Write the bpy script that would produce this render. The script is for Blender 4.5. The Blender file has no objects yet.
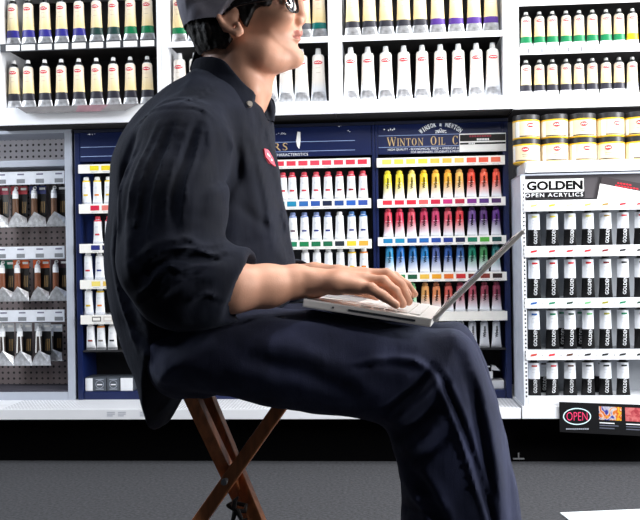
import bpy, bmesh, math, random
import numpy as np
from mathutils import Vector, Matrix, Euler
random.seed(7)
SC = bpy.context.scene
COL = SC.collection

# ------------------------------------------------------------------ camera
F = 850.0
CAM_LOC = Vector((0.0, -2.86, 0.70))
YAW, ROLL = math.radians(4.2), -0.0155
CAM_ROT = Matrix.Rotation(YAW, 3, 'Z') @ Matrix.Rotation(math.pi / 2, 3, 'X') @ Matrix.Rotation(ROLL, 3, 'Z')
cd = bpy.data.cameras.new('camera')
cd.sensor_width = 36.0
cd.lens = F / 640.0 * 36.0
cam = bpy.data.objects.new('camera', cd)
cam.matrix_world = Matrix.Translation(CAM_LOC) @ CAM_ROT.to_4x4()
COL.objects.link(cam)
SC.camera = cam

def ray(px, py):
    return CAM_ROT @ Vector(((px - 320.0) / F, -(py - 260.0) / F, -1.0))

def W(px, py, Y):
    """point of the plane y = Y measured at a place in the photograph -> (x, z)"""
    r = ray(px, py)
    t = (Y - CAM_LOC.y) / r.y
    p = CAM_LOC + r * t
    return p.x, p.z
def WX(px, py, Y): return W(px, py, Y)[0]
def WZ(px, py, Y): return W(px, py, Y)[1]

# ------------------------------------------------------------------ materials
_mats = {}
def mat(name, color, rough=0.5, metal=0.0, noise=0.06, scale=30.0, bump=0.0, spec=0.5, trans=0.0, emit=None, sheen=0.0, sss=0.0, coat=0.0):
    if name in _mats: return _mats[name]
    m = bpy.data.materials.new(name); m.use_nodes = True
    nt = m.node_tree; b = nt.nodes['Principled BSDF']
    tc = nt.nodes.new('ShaderNodeTexCoord')
    nz = nt.nodes.new('ShaderNodeTexNoise'); nz.inputs['Scale'].default_value = scale; nz.inputs['Detail'].default_value = 4
    nt.links.new(tc.outputs['Object'], nz.inputs['Vector'])
    rp = nt.nodes.new('ShaderNodeValToRGB')
    c = color
    rp.color_ramp.elements[0].position = 0.3; rp.color_ramp.elements[1].position = 0.7
    rp.color_ramp.elements[0].color = tuple(max(0, v * (1 - noise)) for v in c[:3]) + (1,)
    rp.color_ramp.elements[1].color = tuple(min(1, v * (1 + noise)) for v in c[:3]) + (1,)
    nt.links.new(nz.outputs['Fac'], rp.inputs['Fac'])
    nt.links.new(rp.outputs['Color'], b.inputs['Base Color'])
    b.inputs['Roughness'].default_value = rough
    b.inputs['Metallic'].default_value = metal
    b.inputs['Specular IOR Level'].default_value = spec
    b.inputs['Transmission Weight'].default_value = trans
    b.inputs['Sheen Weight'].default_value = sheen
    b.inputs['Coat Weight'].default_value = coat
    if sss:
        b.inputs['Subsurface Weight'].default_value = sss
        b.inputs['Subsurface Radius'].default_value = (0.012, 0.005, 0.003)
        b.inputs['Subsurface Scale'].default_value = 1.0
    if bump:
        bp = nt.nodes.new('ShaderNodeBump'); bp.inputs['Strength'].default_value = bump; bp.inputs['Distance'].default_value = 0.002
        nt.links.new(nz.outputs['Fac'], bp.inputs['Height']); nt.links.new(bp.outputs['Normal'], b.inputs['Normal'])
    if emit:
        b.inputs['Emission Color'].default_value = tuple(emit[:3]) + (1,); b.inputs['Emission Strength'].default_value = emit[3]
    _mats[name] = m
    return m

def srgb(r, g, b):
    def f(v):
        v /= 255.0
        return v / 12.92 if v <= 0.04045 else ((v + 0.055) / 1.055) ** 2.4
    return (f(r), f(g), f(b))

def fade_mat(name, top, bottom, lo=0.12, hi=0.62, rough=0.35):
    """tube enamel running from one colour at the shoulder to another at the crimp"""
    if name in _mats: return _mats[name]
    m = mat(name, top, rough)
    nt = m.node_tree; b = nt.nodes['Principled BSDF']
    tc = nt.nodes.new('ShaderNodeTexCoord'); sp = nt.nodes.new('ShaderNodeSeparateXYZ')
    nt.links.new(tc.outputs['Generated'], sp.inputs[0])
    rp = nt.nodes.new('ShaderNodeValToRGB')
    rp.color_ramp.elements[0].position = lo; rp.color_ramp.elements[0].color = bottom + (1,)
    rp.color_ramp.elements[1].position = hi; rp.color_ramp.elements[1].color = top + (1,)
    nt.links.new(sp.outputs[2], rp.inputs['Fac']); nt.links.new(rp.outputs['Color'], b.inputs['Base Color'])
    return m

WHITE = mat('white_enamel', srgb(236, 238, 242), 0.35, scale=8, noise=0.03)
WHITE2 = mat('white_card', srgb(242, 242, 240), 0.6, noise=0.03)
GREYW = mat('grey_enamel', srgb(166, 172, 184), 0.4, scale=8)
NAVY = mat('navy_lacquer', srgb(13, 27, 70), 0.35, scale=6, noise=0.15)
NAVYD = mat('navy_shade', srgb(10, 18, 42), 0.5)
BLACK = mat('black_board', srgb(8, 8, 10), 0.9, spec=.15)
VOID = mat('kick_black', srgb(3, 3, 4), .95, spec=.05)
BLACKG = mat('black_gloss', srgb(14, 14, 16), 0.3)
SILVER = mat('crimped_foil', srgb(216, 218, 222), 0.32, 0.7, 0.3, 70, bump=0.9)
CREAM = fade_mat('cream_label', srgb(240, 226, 206), srgb(238, 216, 160), 0.38, 0.75, 0.45)
CREAMW = fade_mat('white_cream_label', srgb(236, 230, 222), srgb(226, 228, 232), 0.25, 0.4, 0.45)
TUBEW = mat('tube_white', srgb(235, 237, 240), 0.4, noise=0.04)
RED = mat('logo_red', srgb(206, 22, 44), 0.45)
DKGREY = mat('dark_grey_plastic', srgb(44, 46, 52), 0.45)
TEXTW = mat('letter_white', srgb(240, 242, 246), 0.5, noise=0.02)
GOLDT = mat('letter_gold', srgb(206, 176, 120), 0.45)

# ------------------------------------------------------------------ mesh building
class MB:
    def __init__(self): self.v = []; self.f = []; self.m = []; self.mats = []
    def mi(self, m):
        if m not in self.mats: self.mats.append(m)
        return self.mats.index(m)
    def add(self, vs, fs, m):
        o = len(self.v); k = self.mi(m)
        self.v += [tuple(p) for p in vs]
        for f in fs: self.f.append(tuple(i + o for i in f)); self.m.append(k)
    def box(self, x0, x1, y0, y1, z0, z1, m, bev=0.0):
        x0, x1 = min(x0, x1), max(x0, x1); y0, y1 = min(y0, y1), max(y0, y1); z0, z1 = min(z0, z1), max(z0, z1)
        if bev <= 0:
            vs = [(x, y, z) for z in (z0, z1) for y in (y0, y1) for x in (x0, x1)]
            self.add(vs, [(0, 2, 3, 1), (4, 5, 7, 6), (0, 1, 5, 4), (1, 3, 7, 5), (3, 2, 6, 7), (2, 0, 4, 6)], m); return
        bm = bmesh.new()
        bmesh.ops.create_cube(bm, size=1.0)
        for v in bm.verts:
            v.co = Vector(((x0 + x1) / 2 + v.co.x * (x1 - x0), (y0 + y1) / 2 + v.co.y * (y1 - y0), (z0 + z1) / 2 + v.co.z * (z1 - z0)))
        bmesh.ops.bevel(bm, geom=list(bm.edges), offset=bev, segments=2, affect='EDGES', profile=0.7)
        self.bm(bm, m)
    def bm(self, bm, m, M=None):
        bm.verts.ensure_lookup_table(); bm.verts.index_update()
        vs = [(M @ v.co) if M else v.co.copy() for v in bm.verts]
        self.add(vs, [[v.index for v in f.verts] for f in bm.faces], m); bm.free()
    def quad(self, a, b, c, d, m): self.add([a, b, c, d], [(0, 1, 2, 3)], m)
    def rect(self, x0, x1, z0, z1, y, m):
        self.quad((x0, y, z0), (x1, y, z0), (x1, y, z1), (x0, y, z1), m)
    def lathe(self, prof, m, n=18, c=(0, 0, 0), axis='Z', cap=True):
        """prof: list of (radius, height)"""
        vs = []; fs = []
        for r, h in prof:
            for i in range(n):
                a = 2 * math.pi * i / n
                p = (r * math.cos(a), r * math.sin(a), h)
                if axis == 'Y': p = (p[0], p[2], p[1])
                if axis == 'X': p = (p[2], p[0], p[1])
                vs.append((p[0] + c[0], p[1] + c[1], p[2] + c[2]))
        for k in range(len(prof) - 1):
            for i in range(n):
                j = (i + 1) % n
                fs.append((k * n + i, k * n + j, (k + 1) * n + j, (k + 1) * n + i))
        if cap:
            fs.append(tuple(range(n - 1, -1, -1))); o = (len(prof) - 1) * n; fs.append(tuple(o + i for i in range(n)))
        self.add(vs, fs, m)
    def tube(self, pts, r, m, n=8):
        pts = [Vector(p) for p in pts]; rs = r if isinstance(r, (list, tuple)) else [r] * len(pts)
        vs = []; fs = []; up = None
        for i, p in enumerate(pts):
            t = (pts[min(i + 1, len(pts) - 1)] - pts[max(i - 1, 0)]).normalized()
            if up is None:
                up = Vector((0, 0, 1)) if abs(t.z) < 0.9 else Vector((1, 0, 0))
            a = t.cross(up).normalized(); b = a.cross(t).normalized(); up = b
            for k in range(n):
                th = 2 * math.pi * k / n
                vs.append(p + (a * math.cos(th) + b * math.sin(th)) * rs[i])
        for i in range(len(pts) - 1):
            for k in range(n):
                j = (k + 1) % n
                fs.append((i * n + k, i * n + j, (i + 1) * n + j, (i + 1) * n + k))
        fs.append(tuple(range(n - 1, -1, -1))); o = (len(pts) - 1) * n; fs.append(tuple(o + k for k in range(n)))
        self.add(vs, fs, m)
    def bar(self, p0, p1, w, d, m, side=(0, 1, 0), bev=0.003):
        """bevelled square timber from p0 to p1"""
        p0 = Vector(p0); p1 = Vector(p1); t = (p1 - p0); L = t.length; t.normalize()
        s = Vector(side); a = (s - t * s.dot(t)).normalized(); b = t.cross(a)
        bm = bmesh.new(); bmesh.ops.create_cube(bm, size=1.0)
        for v in bm.verts: v.co = Vector((v.co.x * w, v.co.y * d, v.co.z * L))
        bmesh.ops.bevel(bm, geom=list(bm.edges), offset=bev, segments=2, affect='EDGES', profile=0.7)
        R = Matrix((b, a, t)).transposed().to_4x4(); R.translation = (p0 + p1) / 2
        self.bm(bm, m, R)
    def mesh(self, name, smooth=False):
        me = bpy.data.meshes.new(name)
        me.from_pydata(self.v, [], self.f)
        for m in self.mats: me.materials.append(m)
        me.polygons.foreach_set('material_index', self.m)
        if smooth: me.polygons.foreach_set('use_smooth', [True] * len(self.f))
        me.update()
        return me
    def build(self, name, parent=None, smooth=False, loc=None):
        return link(name, self.mesh(name, smooth), parent, loc)

def link(name, me, parent=None, loc=None):
    o = bpy.data.objects.new(name, me); COL.objects.link(o)
    if loc is not None: o.location = loc
    if parent is not None: o.parent = parent
    return o

def tag(o, label, cat, group=None):
    n = len(label.split())
    assert 4 <= n <= 16, (n, label)
    o['label'] = label; o['category'] = cat
    if group: o['group'] = group
    return o

def thing(name, label, cat, loc=(0, 0, 0), rotz=0.0, group=None):
    o = bpy.data.objects.new(name, None); COL.objects.link(o)
    o.empty_display_size = 0.05
    o.location = loc; o.rotation_euler = (0, 0, rotz)
    return tag(o, label, cat, group)

def struct(o): o['kind'] = 'structure'; return o

def dup(root, loc, label, rotz=0.0, group=None):
    r = root.copy(); COL.objects.link(r); r.location = loc; r.rotation_euler = (0, 0, rotz)
    r['label'] = label
    assert 4 <= len(label.split()) <= 16, label
    if group: r['group'] = group
    for ch in list(root.children):
        c = ch.copy(); COL.objects.link(c); c.parent = r
        for g in list(ch.children):
            d = g.copy(); COL.objects.link(d); d.parent = c
    return r

ORD = ['first', 'second', 'third', 'fourth', 'fifth', 'sixth', 'seventh', 'eighth', 'ninth', 'tenth', 'eleventh']

# ------------------------------------------------------------------ lettering (flat meshes facing -y)
def text_bm(body, size=1.0, offset=0.0, space=1.0):
    cu = bpy.data.curves.new('lettering', 'FONT'); cu.body = body; cu.size = size
    cu.offset = offset; cu.space_character = space; cu.resolution_u = 3; cu.fill_mode = 'FRONT'
    ob = bpy.data.objects.new('lettering', cu); COL.objects.link(ob)
    bpy.context.view_layer.update()
    dg = bpy.context.evaluated_depsgraph_get()
    me = bpy.data.meshes.new_from_object(ob.evaluated_get(dg))
    bm = bmesh.new(); bm.from_mesh(me)
    bpy.data.objects.remove(ob); bpy.data.curves.remove(cu); bpy.data.meshes.remove(me)
    return bm
def text_fit(mb, body, x0, x1, z0, z1, y, m, offset=0.0, space=1.0, rot=0.0, fill=True):
    """letters fitted to the rectangle x0..x1, z0..z1 of the plane y"""
    bm = text_bm(body, 1.0, offset, space)
    xs = [v.co.x for v in bm.verts]; ys = [v.co.y for v in bm.verts]
    ax, bx, ay, by = min(xs), max(xs), min(ys), max(ys)
    for v in bm.verts:
        u = (v.co.x - ax) / (bx - ax); w = (v.co.y - ay) / (by - ay)
        if rot: u, w = 1 - w, u           # reads upwards
        v.co = Vector((x0 + u * (x1 - x0), y, z0 + w * (z1 - z0)))
    mb.bm(bm, m)
    return mb
# serif capitals drawn as strokes in a unit box: (x0,y0,x1,y1,thickness)
SERIF = {
 'W': (1.3, [(0.05,1,.38,0,.15),(.38,0,.66,1,.06),(.66,1,.98,0,.15),(.98,0,1.25,1,.06),(0,1,.22,1,.05),(.55,1,.77,1,.05),(1.12,1,1.32,1,.05)]),
 'I': (.42, [(.2,0,.2,1,.15),(.05,0,.35,0,.06),(.05,1,.35,1,.06)]),
 'N': (1.0, [(.15,0,.15,1,.06),(.12,1,.82,0,.15),(.82,0,.82,1,.06),(.02,0,.3,0,.05),(0,1,.2,1,.05),(.68,1,.96,1,.05)]),
 'T': (.85, [(.42,0,.42,1,.15),(.02,.98,.82,.98,.07),(.04,.78,.04,1,.05),(.8,.78,.8,1,.05),(.26,0,.58,0,.05)]),
 'L': (.8, [(.18,0,.18,1,.15),(.03,1,.35,1,.05),(.03,.02,.72,.02,.07),(.72,0,.72,.24,.05)]),
 'O': (1.05, 'O'), 'C': (.95, 'C'),
 'U': (1.0, 'U'),
 'R': (.95, [(.18,0,.18,1,.15),(.03,0,.33,0,.05),(.03,1,.2,1,.05),(.18,.98,.52,.96,.06),(.52,.96,.66,.76,.14),(.66,.76,.52,.52,.14),(.52,.52,.2,.5,.06),(.44,.5,.84,0,.15),(.76,0,.96,0,.05)]),
 'S': (.72, [(.6,.78,.58,.97,.05),(.58,.92,.36,1,.07),(.36,1,.13,.88,.12),(.13,.88,.16,.66,.14),(.16,.66,.5,.42,.16),(.5,.42,.58,.18,.14),(.58,.18,.36,.01,.12),(.36,.01,.1,.1,.07),(.1,0,.08,.24,.05)]),
}
def serif(mb, ch, x, z, h, y, m):
    """one serif capital, returns its advance"""
    w, st = SERIF[ch]
    def P(u, v): return (x + u * h * .92, y, z + v * h)
    def ringarc(a0, a1, n=18, fx=.42, cx=.5):
        for i in range(n):
            a = math.radians(a0 + (a1 - a0) * i / n); b = math.radians(a0 + (a1 - a0) * (i + 1) / n)
            def io(t):
                th = .06 + .11 * abs(math.cos(t))
                return (cx + (fx + .02) * math.cos(t), .5 + .52 * math.sin(t)), (cx + (fx - th) * math.cos(t), .5 + (.52 - .05) * math.sin(t))
            (o0, i0), (o1, i1) = io(a), io(b)
            mb.quad(P(*o0), P(*o1), P(*i1), P(*i0), m)
    if st == 'O': ringarc(0, 360); return w * h
    if st == 'C':
        ringarc(38, 322); mb.quad(P(.8, .7), P(.86, .7), P(.86, .98), P(.8, .98), m); return w * h
    if st == 'U':
        st = [(.2,.3,.2,1,.15),(.2,.3,.3,.08,.13),(.3,.08,.5,.01,.08),(.5,.01,.7,.08,.07),(.7,.08,.8,.3,.06),(.8,.3,.8,1,.06),(.04,1,.38,1,.05),(.66,1,.95,1,.05)]
    for a, b, c, d, t in st:
        L = math.hypot(c - a, d - b) or 1; nx, ny = -(d - b) / L * t / 2, (c - a) / L * t / 2
        ex, ey = (c - a) / L * .02, (d - b) / L * .02
        mb.quad(P(a + nx - ex, b + ny - ey), P(a - nx - ex, b - ny - ey), P(c - nx + ex, d - ny + ey), P(c + nx + ex, d + ny + ey), m)
    return w * h
def serif_line(mb, words, x, z, y, m, track=0.12):
    """words: list of (text, height)"""
    for s, h in words:
        for ch in s:
            if ch == ' ': x += h * .5; continue
            x += serif(mb, ch, x, z, h, y, m) + track * h * .5
    return x
def oval(mb, cx, cz, rx, rz, y, m, n=20, ring=0.0):
    if ring:
        for i in range(n):
            a = 2 * math.pi * i / n; b = 2 * math.pi * (i + 1) / n
            mb.quad((cx + rx * math.cos(a), y, cz + rz * math.sin(a)), (cx + rx * math.cos(b), y, cz + rz * math.sin(b)),
                    (cx + (rx - ring) * math.cos(b), y, cz + (rz - ring) * math.sin(b)), (cx + (rx - ring) * math.cos(a), y, cz + (rz - ring) * math.sin(a)), m)
    else:
        mb.add([(cx + rx * math.cos(2 * math.pi * i / n), y, cz + rz * math.sin(2 * math.pi * i / n)) for i in range(n)], [tuple(range(n))], m)

# ------------------------------------------------------------------ paint tube
def lerp_prof(prof, z):
    for (z0, a0, b0), (z1, a1, b1) in zip(prof, prof[1:]):
        if z <= z1:
            t = (z - z0) / (z1 - z0); return a0 + (a1 - a0) * t, b0 + (b1 - b0) * t
    return prof[-1][1:]
def tube_body(w, h, zones, flare=1.3, n=20, logo=None, dash=None, extra=None, square=False):
    """paint tube: flat crimp at z=0, round shoulder at the top. zones: [(z_frac_top, material)]"""
    prof = [(0, .5 * flare, .03), (.045, .5 * flare, .03), (.06, .495 * flare, .06), (.22, .5 * (1 + (flare - 1) * .6), .24), (.45, .5 * (1 + (flare - 1) * .25), .40),
            (.75, .5, .48), (.93, .49, .49), (.965, .42, .42), (.985, .24, .24), (1.0, .2, .2)]
    if square: prof = prof[:5] + [(.75, .5, .45), (.965, .5, .46), (.985, .46, .42), (.992, .3, .3), (1.0, .28, .28)]
    zs = sorted(set([p[0] for p in prof] + [z for z, _ in zones] + [.12, .33, .6]))
    mb = MB(); vs = []
    for z in zs:
        a, b = lerp_prof(prof, z)
        for i in range(n):
            t = 2 * math.pi * i / n
            vs.append((a * w * math.cos(t), b * w * math.sin(t), z * h))
    base = 0
    for k in range(len(zs) - 1):
        zm = (zs[k] + zs[k + 1]) / 2
        m = next(mm for zt, mm in zones if zm < zt)
        o = len(mb.v)
        if k == 0: mb.v += vs
        ki = mb.mi(m)
        for i in range(n):
            j = (i + 1) % n
            mb.f.append((k * n + i, k * n + j, (k + 1) * n + j, (k + 1) * n + i)); mb.m.append(ki)
    mb.f.append(tuple(range(n - 1, -1, -1))); mb.m.append(mb.mi(zones[0][1]))
    def S(u, z, lift):
        a, b = lerp_prof(prof, z / h); a *= w; b *= w
        u = max(-.98, min(.98, u / a))
        return (u * a, -b * math.sqrt(1 - u * u) - lift, z)
    if logo:                                   # red oval trademark with a pale scribble
        cz, rx, rz, mred, mwh = logo
        cz *= h; N = 18
        rings = [(0, [S(0, cz, .0006)])]
        vv = [S(0, cz, .0006)]
        for q in (.5, 1.0):
            for i in range(N):
                t = 2 * math.pi * i / N
                vv.append(S(rx * q * math.cos(t), cz + rz * q * math.sin(t), .0006))
        ff = [(0, 1 + i, 1 + (i + 1) % N) for i in range(N)] + [(1 + i, 1 + N + i, 1 + N + (i + 1) % N, 1 + (i + 1) % N) for i in range(N)]
        mb.add(vv, ff, mred)
        M = 14
        for i in range(M):
            u0 = -.78 + 1.56 * i / M; u1 = -.78 + 1.56 * (i + 1) / M
            f = lambda u: (.22 * math.sin(u * 11) + .05) * (1 - abs(u) * .5)
            t = .17
            mb.quad(S(rx * u0, cz + rz * (f(u0) - t), .0011), S(rx * u1, cz + rz * (f(u1) - t), .0011), S(rx * u1, cz + rz * (f(u1) + t), .0011), S(rx * u0, cz + rz * (f(u0) + t), .0011), mwh)
    for (u0, u1, z0, z1, m) in (dash or []):
        K = 4
        for i in range(K):
            a = u0 + (u1 - u0) * i / K; b = u0 + (u1 - u0) * (i + 1) / K
            mb.quad(S(a, z0, .0006), S(b, z0, .0006), S(b, z1, .0006), S(a, z1, .0006), m)
    if extra:
        for (bm, m) in extra:
            for v in bm.verts: v.co = Vector(S(v.co.x, v.co.z, .0008))
            mb.bm(bm, m)
    return mb
def cap_mb(w, h0, hc, m, r=.26, r2=.24):
    mb = MB()
    mb.lathe([(r * w * .9, h0), (r * w, h0 + hc * .08), (r2 * w, h0 + hc * .85), (r2 * w * .8, h0 + hc)], m, 12)
    return mb
def smooth_angle(o, ang=40):
    me = o.data
    me.polygons.foreach_set('use_smooth', [True] * len(me.polygons))
    try: me.set_sharp_from_angle(angle=math.radians(ang))
    except Exception: pass
    return o
_tubes = {}
def paint_tube(key, make, loc, label, group, cat='paint tube', name='paint_tube', rotz=0.0):
    """first of a kind is built, the rest are copied"""
    if key in _tubes: return dup(_tubes[key], loc, label, rotz, group)
    t = thing(name, label, cat, loc, rotz, group)
    make(t); _tubes[key] = t
    return t
# ------------------------------------------------------------------ setting
def dots_mat(name, base, dot, sx, sy, r, axes=(0, 2), rough=0.5):
    """board with a regular grid of punched holes (object coordinates, metres)"""
    m = mat(name, base, rough)
    nt = m.node_tree; b = nt.nodes['Principled BSDF']
    src = b.inputs['Base Color'].links[0].from_socket
    tc = nt.nodes.new('ShaderNodeTexCoord'); sp = nt.nodes.new('ShaderNodeSeparateXYZ')
    nt.links.new(tc.outputs['Object'], sp.inputs[0])
    def M(op, a, bb=None):
        n = nt.nodes.new('ShaderNodeMath'); n.operation = op
        for i, q in enumerate((a, bb)):
            if q is None: continue
            if isinstance(q, (int, float)): n.inputs[i].default_value = q
            else: nt.links.new(q, n.inputs[i])
        return n.outputs[0]
    def cell(ax, s): return M('SUBTRACT', M('MODULO', M('ADD', sp.outputs[ax], 50 * s), s), s / 2)
    u, v = cell(axes[0], sx), cell(axes[1], sy)
    d = M('SQRT', M('ADD', M('MULTIPLY', u, u), M('MULTIPLY', v, v)))
    hole = M('LESS_THAN', d, r)
    mx = nt.nodes.new('ShaderNodeMix'); mx.data_type = 'RGBA'
    nt.links.new(hole, mx.inputs['Factor']); nt.links.new(src, mx.inputs['A']); mx.inputs['B'].default_value = dot + (1,)
    nt.links.new(mx.outputs['Result'], b.inputs['Base Color'])
    return m
FLOORM = mat('dark_concrete', srgb(56, 57, 61), 0.85, noise=0.5, scale=110, bump=0.8)
nt = FLOORM.node_tree
nt.nodes['Noise Texture'].inputs['Detail'].default_value = 9
mb = MB(); mb.box(-4, 4, -5, 1.2, -.06, 0, FLOORM); struct(mb.build('floor'))
mb = MB(); mb.box(-4, 4, .52, .60, 0, 2.9, mat('wall_paint', srgb(60, 60, 64), .8)); struct(mb.build('wall_back'))
mb = MB(); mb.box(-1.9, 1.9, .09, .50, 0, .150, VOID); struct(mb.build('baseboard_back'))
PUNCH = dots_mat('punched_deck', srgb(232, 234, 238), srgb(120, 124, 132), .012, .022, .0042, (0, 1), .4)
YB, YU, YW, YP, YG = 0.0, 0.10, 0.20, 0.37, 0.0

# base decks the displays stand on
zt = (WZ(60, 409.5, YB) + WZ(505, 408.4, YB)) / 2; zb = (WZ(60, 420, YB) + WZ(512, 418.6, YB)) / 2
xs = WX(522, 410, YB)
def base_deck(x0, x1, zb, zt, label):
    t = thing('base_deck', label, 'shelf', ((x0 + x1) / 2, .2, zb))
    cx = (x0 + x1) / 2
    m = MB(); m.box(x0 - cx, x1 - cx, -.192, .30, zt - zb - .012, zt - zb, PUNCH); m.build('deck_plate', t)
    m = MB(); m.box(x0 - cx, x1 - cx, -.2, -.190, 0, zt - zb + .0005, WHITE, .002); m.build('front_lip', t)
    for s in (x0 - cx, x1 - cx - .012):
        m = MB(); m.box(s, s + .012, -.189, .29, 0, zt - zb - .0125, WHITE); m.build('end_plate', t)
    m = MB(); m.box(x0 - cx + .05, x1 - cx - .05, -.10, .28, -zb + .150 if zb > .152 else -.003, .0, VOID); m.build('support', t)
    return t
DECK = base_deck(WX(-160, 410, YB), xs - .004, zb, zt, 'long white perforated base shelf running under the blue racks')
m = MB()
for px in (107, 118, 140):
    a = DECK.location; x = WX(px, 413, YB) - a.x; z = (zb + zt) / 2 - a.z
    for k in range(3): m.rect(x, x + .028 - .008 * (k == 2), z + .006 - k * .006, z + .009 - k * .006, -.2008, mat('faint_print', srgb(186, 190, 200), .6))
m.build('printed_mark', DECK)
DECK2 = base_deck(xs, WX(760, 410, YB), zb, zt + .006, 'white base shelf at right carrying the open acrylics rack')
z_deck = zt

# small bracket on the black kick board under the deck
GREYM = mat('galvanised_steel', srgb(150, 152, 156), .4, .6)
x, z = W(518.5, 458.5, .088)
t = thing('kick_bracket', 'small pale metal bracket in the dark gap under the base shelf', 'bracket', (x, .0895, z))
m = MB(); m.box(-.019, .019, -.008, 0, -.002, .002, GREYM, .0008); m.build('bracket_bar', t)
m = MB(); m.box(-.002, .002, -.006, 0, .0022, .02, GREYM, .0006); m.build('bracket_stem', t)

# ------------------------------------------------------------------ tall shelf bays with the large oil tubes
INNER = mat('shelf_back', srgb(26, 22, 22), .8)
def bay(label, x0, x1, rails, ledge, ztop, depth=.26, Y=YU, wl=.02, wr=.02, tags=None):
    cx = (x0 + x1) / 2
    t = thing('shelf_bay', label, 'shelf', (cx, Y, ledge[0]))
    bz = ledge[0]
    for s, w in ((x0, wl), (x1 - wr, wr)):
        m = MB(); m.box(s - cx, s + w - cx, 0, depth, 0.0, ztop - bz, WHITE, .002); m.build('side_panel', t)
    m = MB(); m.box(x0 + wl - cx + .0005, x1 - wr - cx - .0005, depth - .01, depth, 0, ztop - bz, INNER); m.build('back_panel', t)
    m = MB(); m.box(x0 - cx + wl, x1 - cx - wr, .0, depth - .011, 0, ledge[1] - bz, WHITE, .002); m.build('ledge', t)
    m = MB(); m.box(x0 - cx + .0005, x1 - cx - .0005, .008, depth - .001, -.004, -.0003, INNER); m.build('underside_shade', t)  # dark panel standing in for the shadow beneath the ledge
    m = MB(); m.box(x0 - cx + wl, x1 - cx - wr, 0, depth - .011, ztop - bz - .03, ztop - bz, WHITE, .002); m.build('top_panel', t)
    for za, zc in rails:
        m = MB(); m.box(x0 + wl - cx, x1 - wr - cx, .004, depth - .011, zc - bz - .008, zc - bz, INNER); sh = m.build('shelf', t)
        if tags:
            m = MB(); m.box(x0 + wl - cx, x1 - wr - cx, -.001, .004, za - bz, zc - bz - .0, DKGREY, .001); st = m.build('price_rail', t)
            for (a, b) in tags:
                m = MB(); m.box(a - cx, b - cx, -.003, -.0012, za - bz + .003, zc - bz - .005, WHITE2); m.build('price_tag', st)
        else:
            m = MB(); m.box(x0 + wl - cx, x1 - wr - cx, -.001, .004, za - bz, zc - bz, WHITE, .001); st = m.build('price_rail', t)
    return t

# measured heights
zA_led = (WZ(60, 124, YU), WZ(60, 106.5, YU)); zA_rail = (WZ(80, 49.5, YU), WZ(80, 41.5, YU))
zC_led = ((WZ(280, 115.6, YU) + WZ(470, 109.2, YU)) / 2, (WZ(300, 101.5, YU) + WZ(430, 97.8, YU)) / 2)
zC_rail = ((WZ(345, 42, YU) + WZ(500, 35.8, YU)) / 2, (WZ(345, 36, YU) + WZ(500, 30, YU)) / 2)
xA0, xAB, xBC, xCD = WX(-6, 70, YU), WX(161.5, 70, YU), WX(335, 70, YU), WX(512.5, 70, YU)
ROWA_PX = [13, 28.4, 45, 61.5, 79, 96.5, 113.5, 130.5, 147.5]
ZTOP = zC_rail[1] + .26
tagsA = [(WX(p - 6.8, 46, YU), WX(p + 6.8, 46, YU)) for p in ROWA_PX]
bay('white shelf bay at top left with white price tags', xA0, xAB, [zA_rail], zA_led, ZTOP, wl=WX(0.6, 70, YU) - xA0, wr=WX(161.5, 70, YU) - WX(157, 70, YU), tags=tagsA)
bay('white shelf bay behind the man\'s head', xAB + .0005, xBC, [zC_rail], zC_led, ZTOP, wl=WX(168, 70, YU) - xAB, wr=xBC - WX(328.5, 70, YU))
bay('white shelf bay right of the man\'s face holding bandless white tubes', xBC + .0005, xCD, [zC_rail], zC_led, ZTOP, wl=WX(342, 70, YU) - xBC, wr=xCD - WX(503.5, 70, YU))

# right-hand bay
zD_led = (WZ(580, 107.5, YU), WZ(580, 94.5, YU)); zD_r1 = (WZ(580, 53, YU), WZ(580, 45.5, YU)); zD_r0 = (WZ(580, 4, YU), WZ(580, -3, YU))
xD1 = WX(720, 70, YU)
ROWD_PX = [526, 539.3, 552.3, 566, 579, 592.3, 606, 619, 632.3]
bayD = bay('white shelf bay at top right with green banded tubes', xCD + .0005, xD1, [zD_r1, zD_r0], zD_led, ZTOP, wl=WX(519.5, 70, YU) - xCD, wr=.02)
for i, p in enumerate(ROWD_PX[:6]):
    m = MB()
    x = WX(p + 2.6, 49, YU) - bayD.location.x; z = (zD_r1[0] + zD_r1[1]) / 2 - bayD.location.z
    m.rect(x - .003, x + .003, z - .008, z + .008, -.0016, mat('tick_grey', srgb(110, 112, 120), .6)); m.build('printed_mark', bayD)

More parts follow.
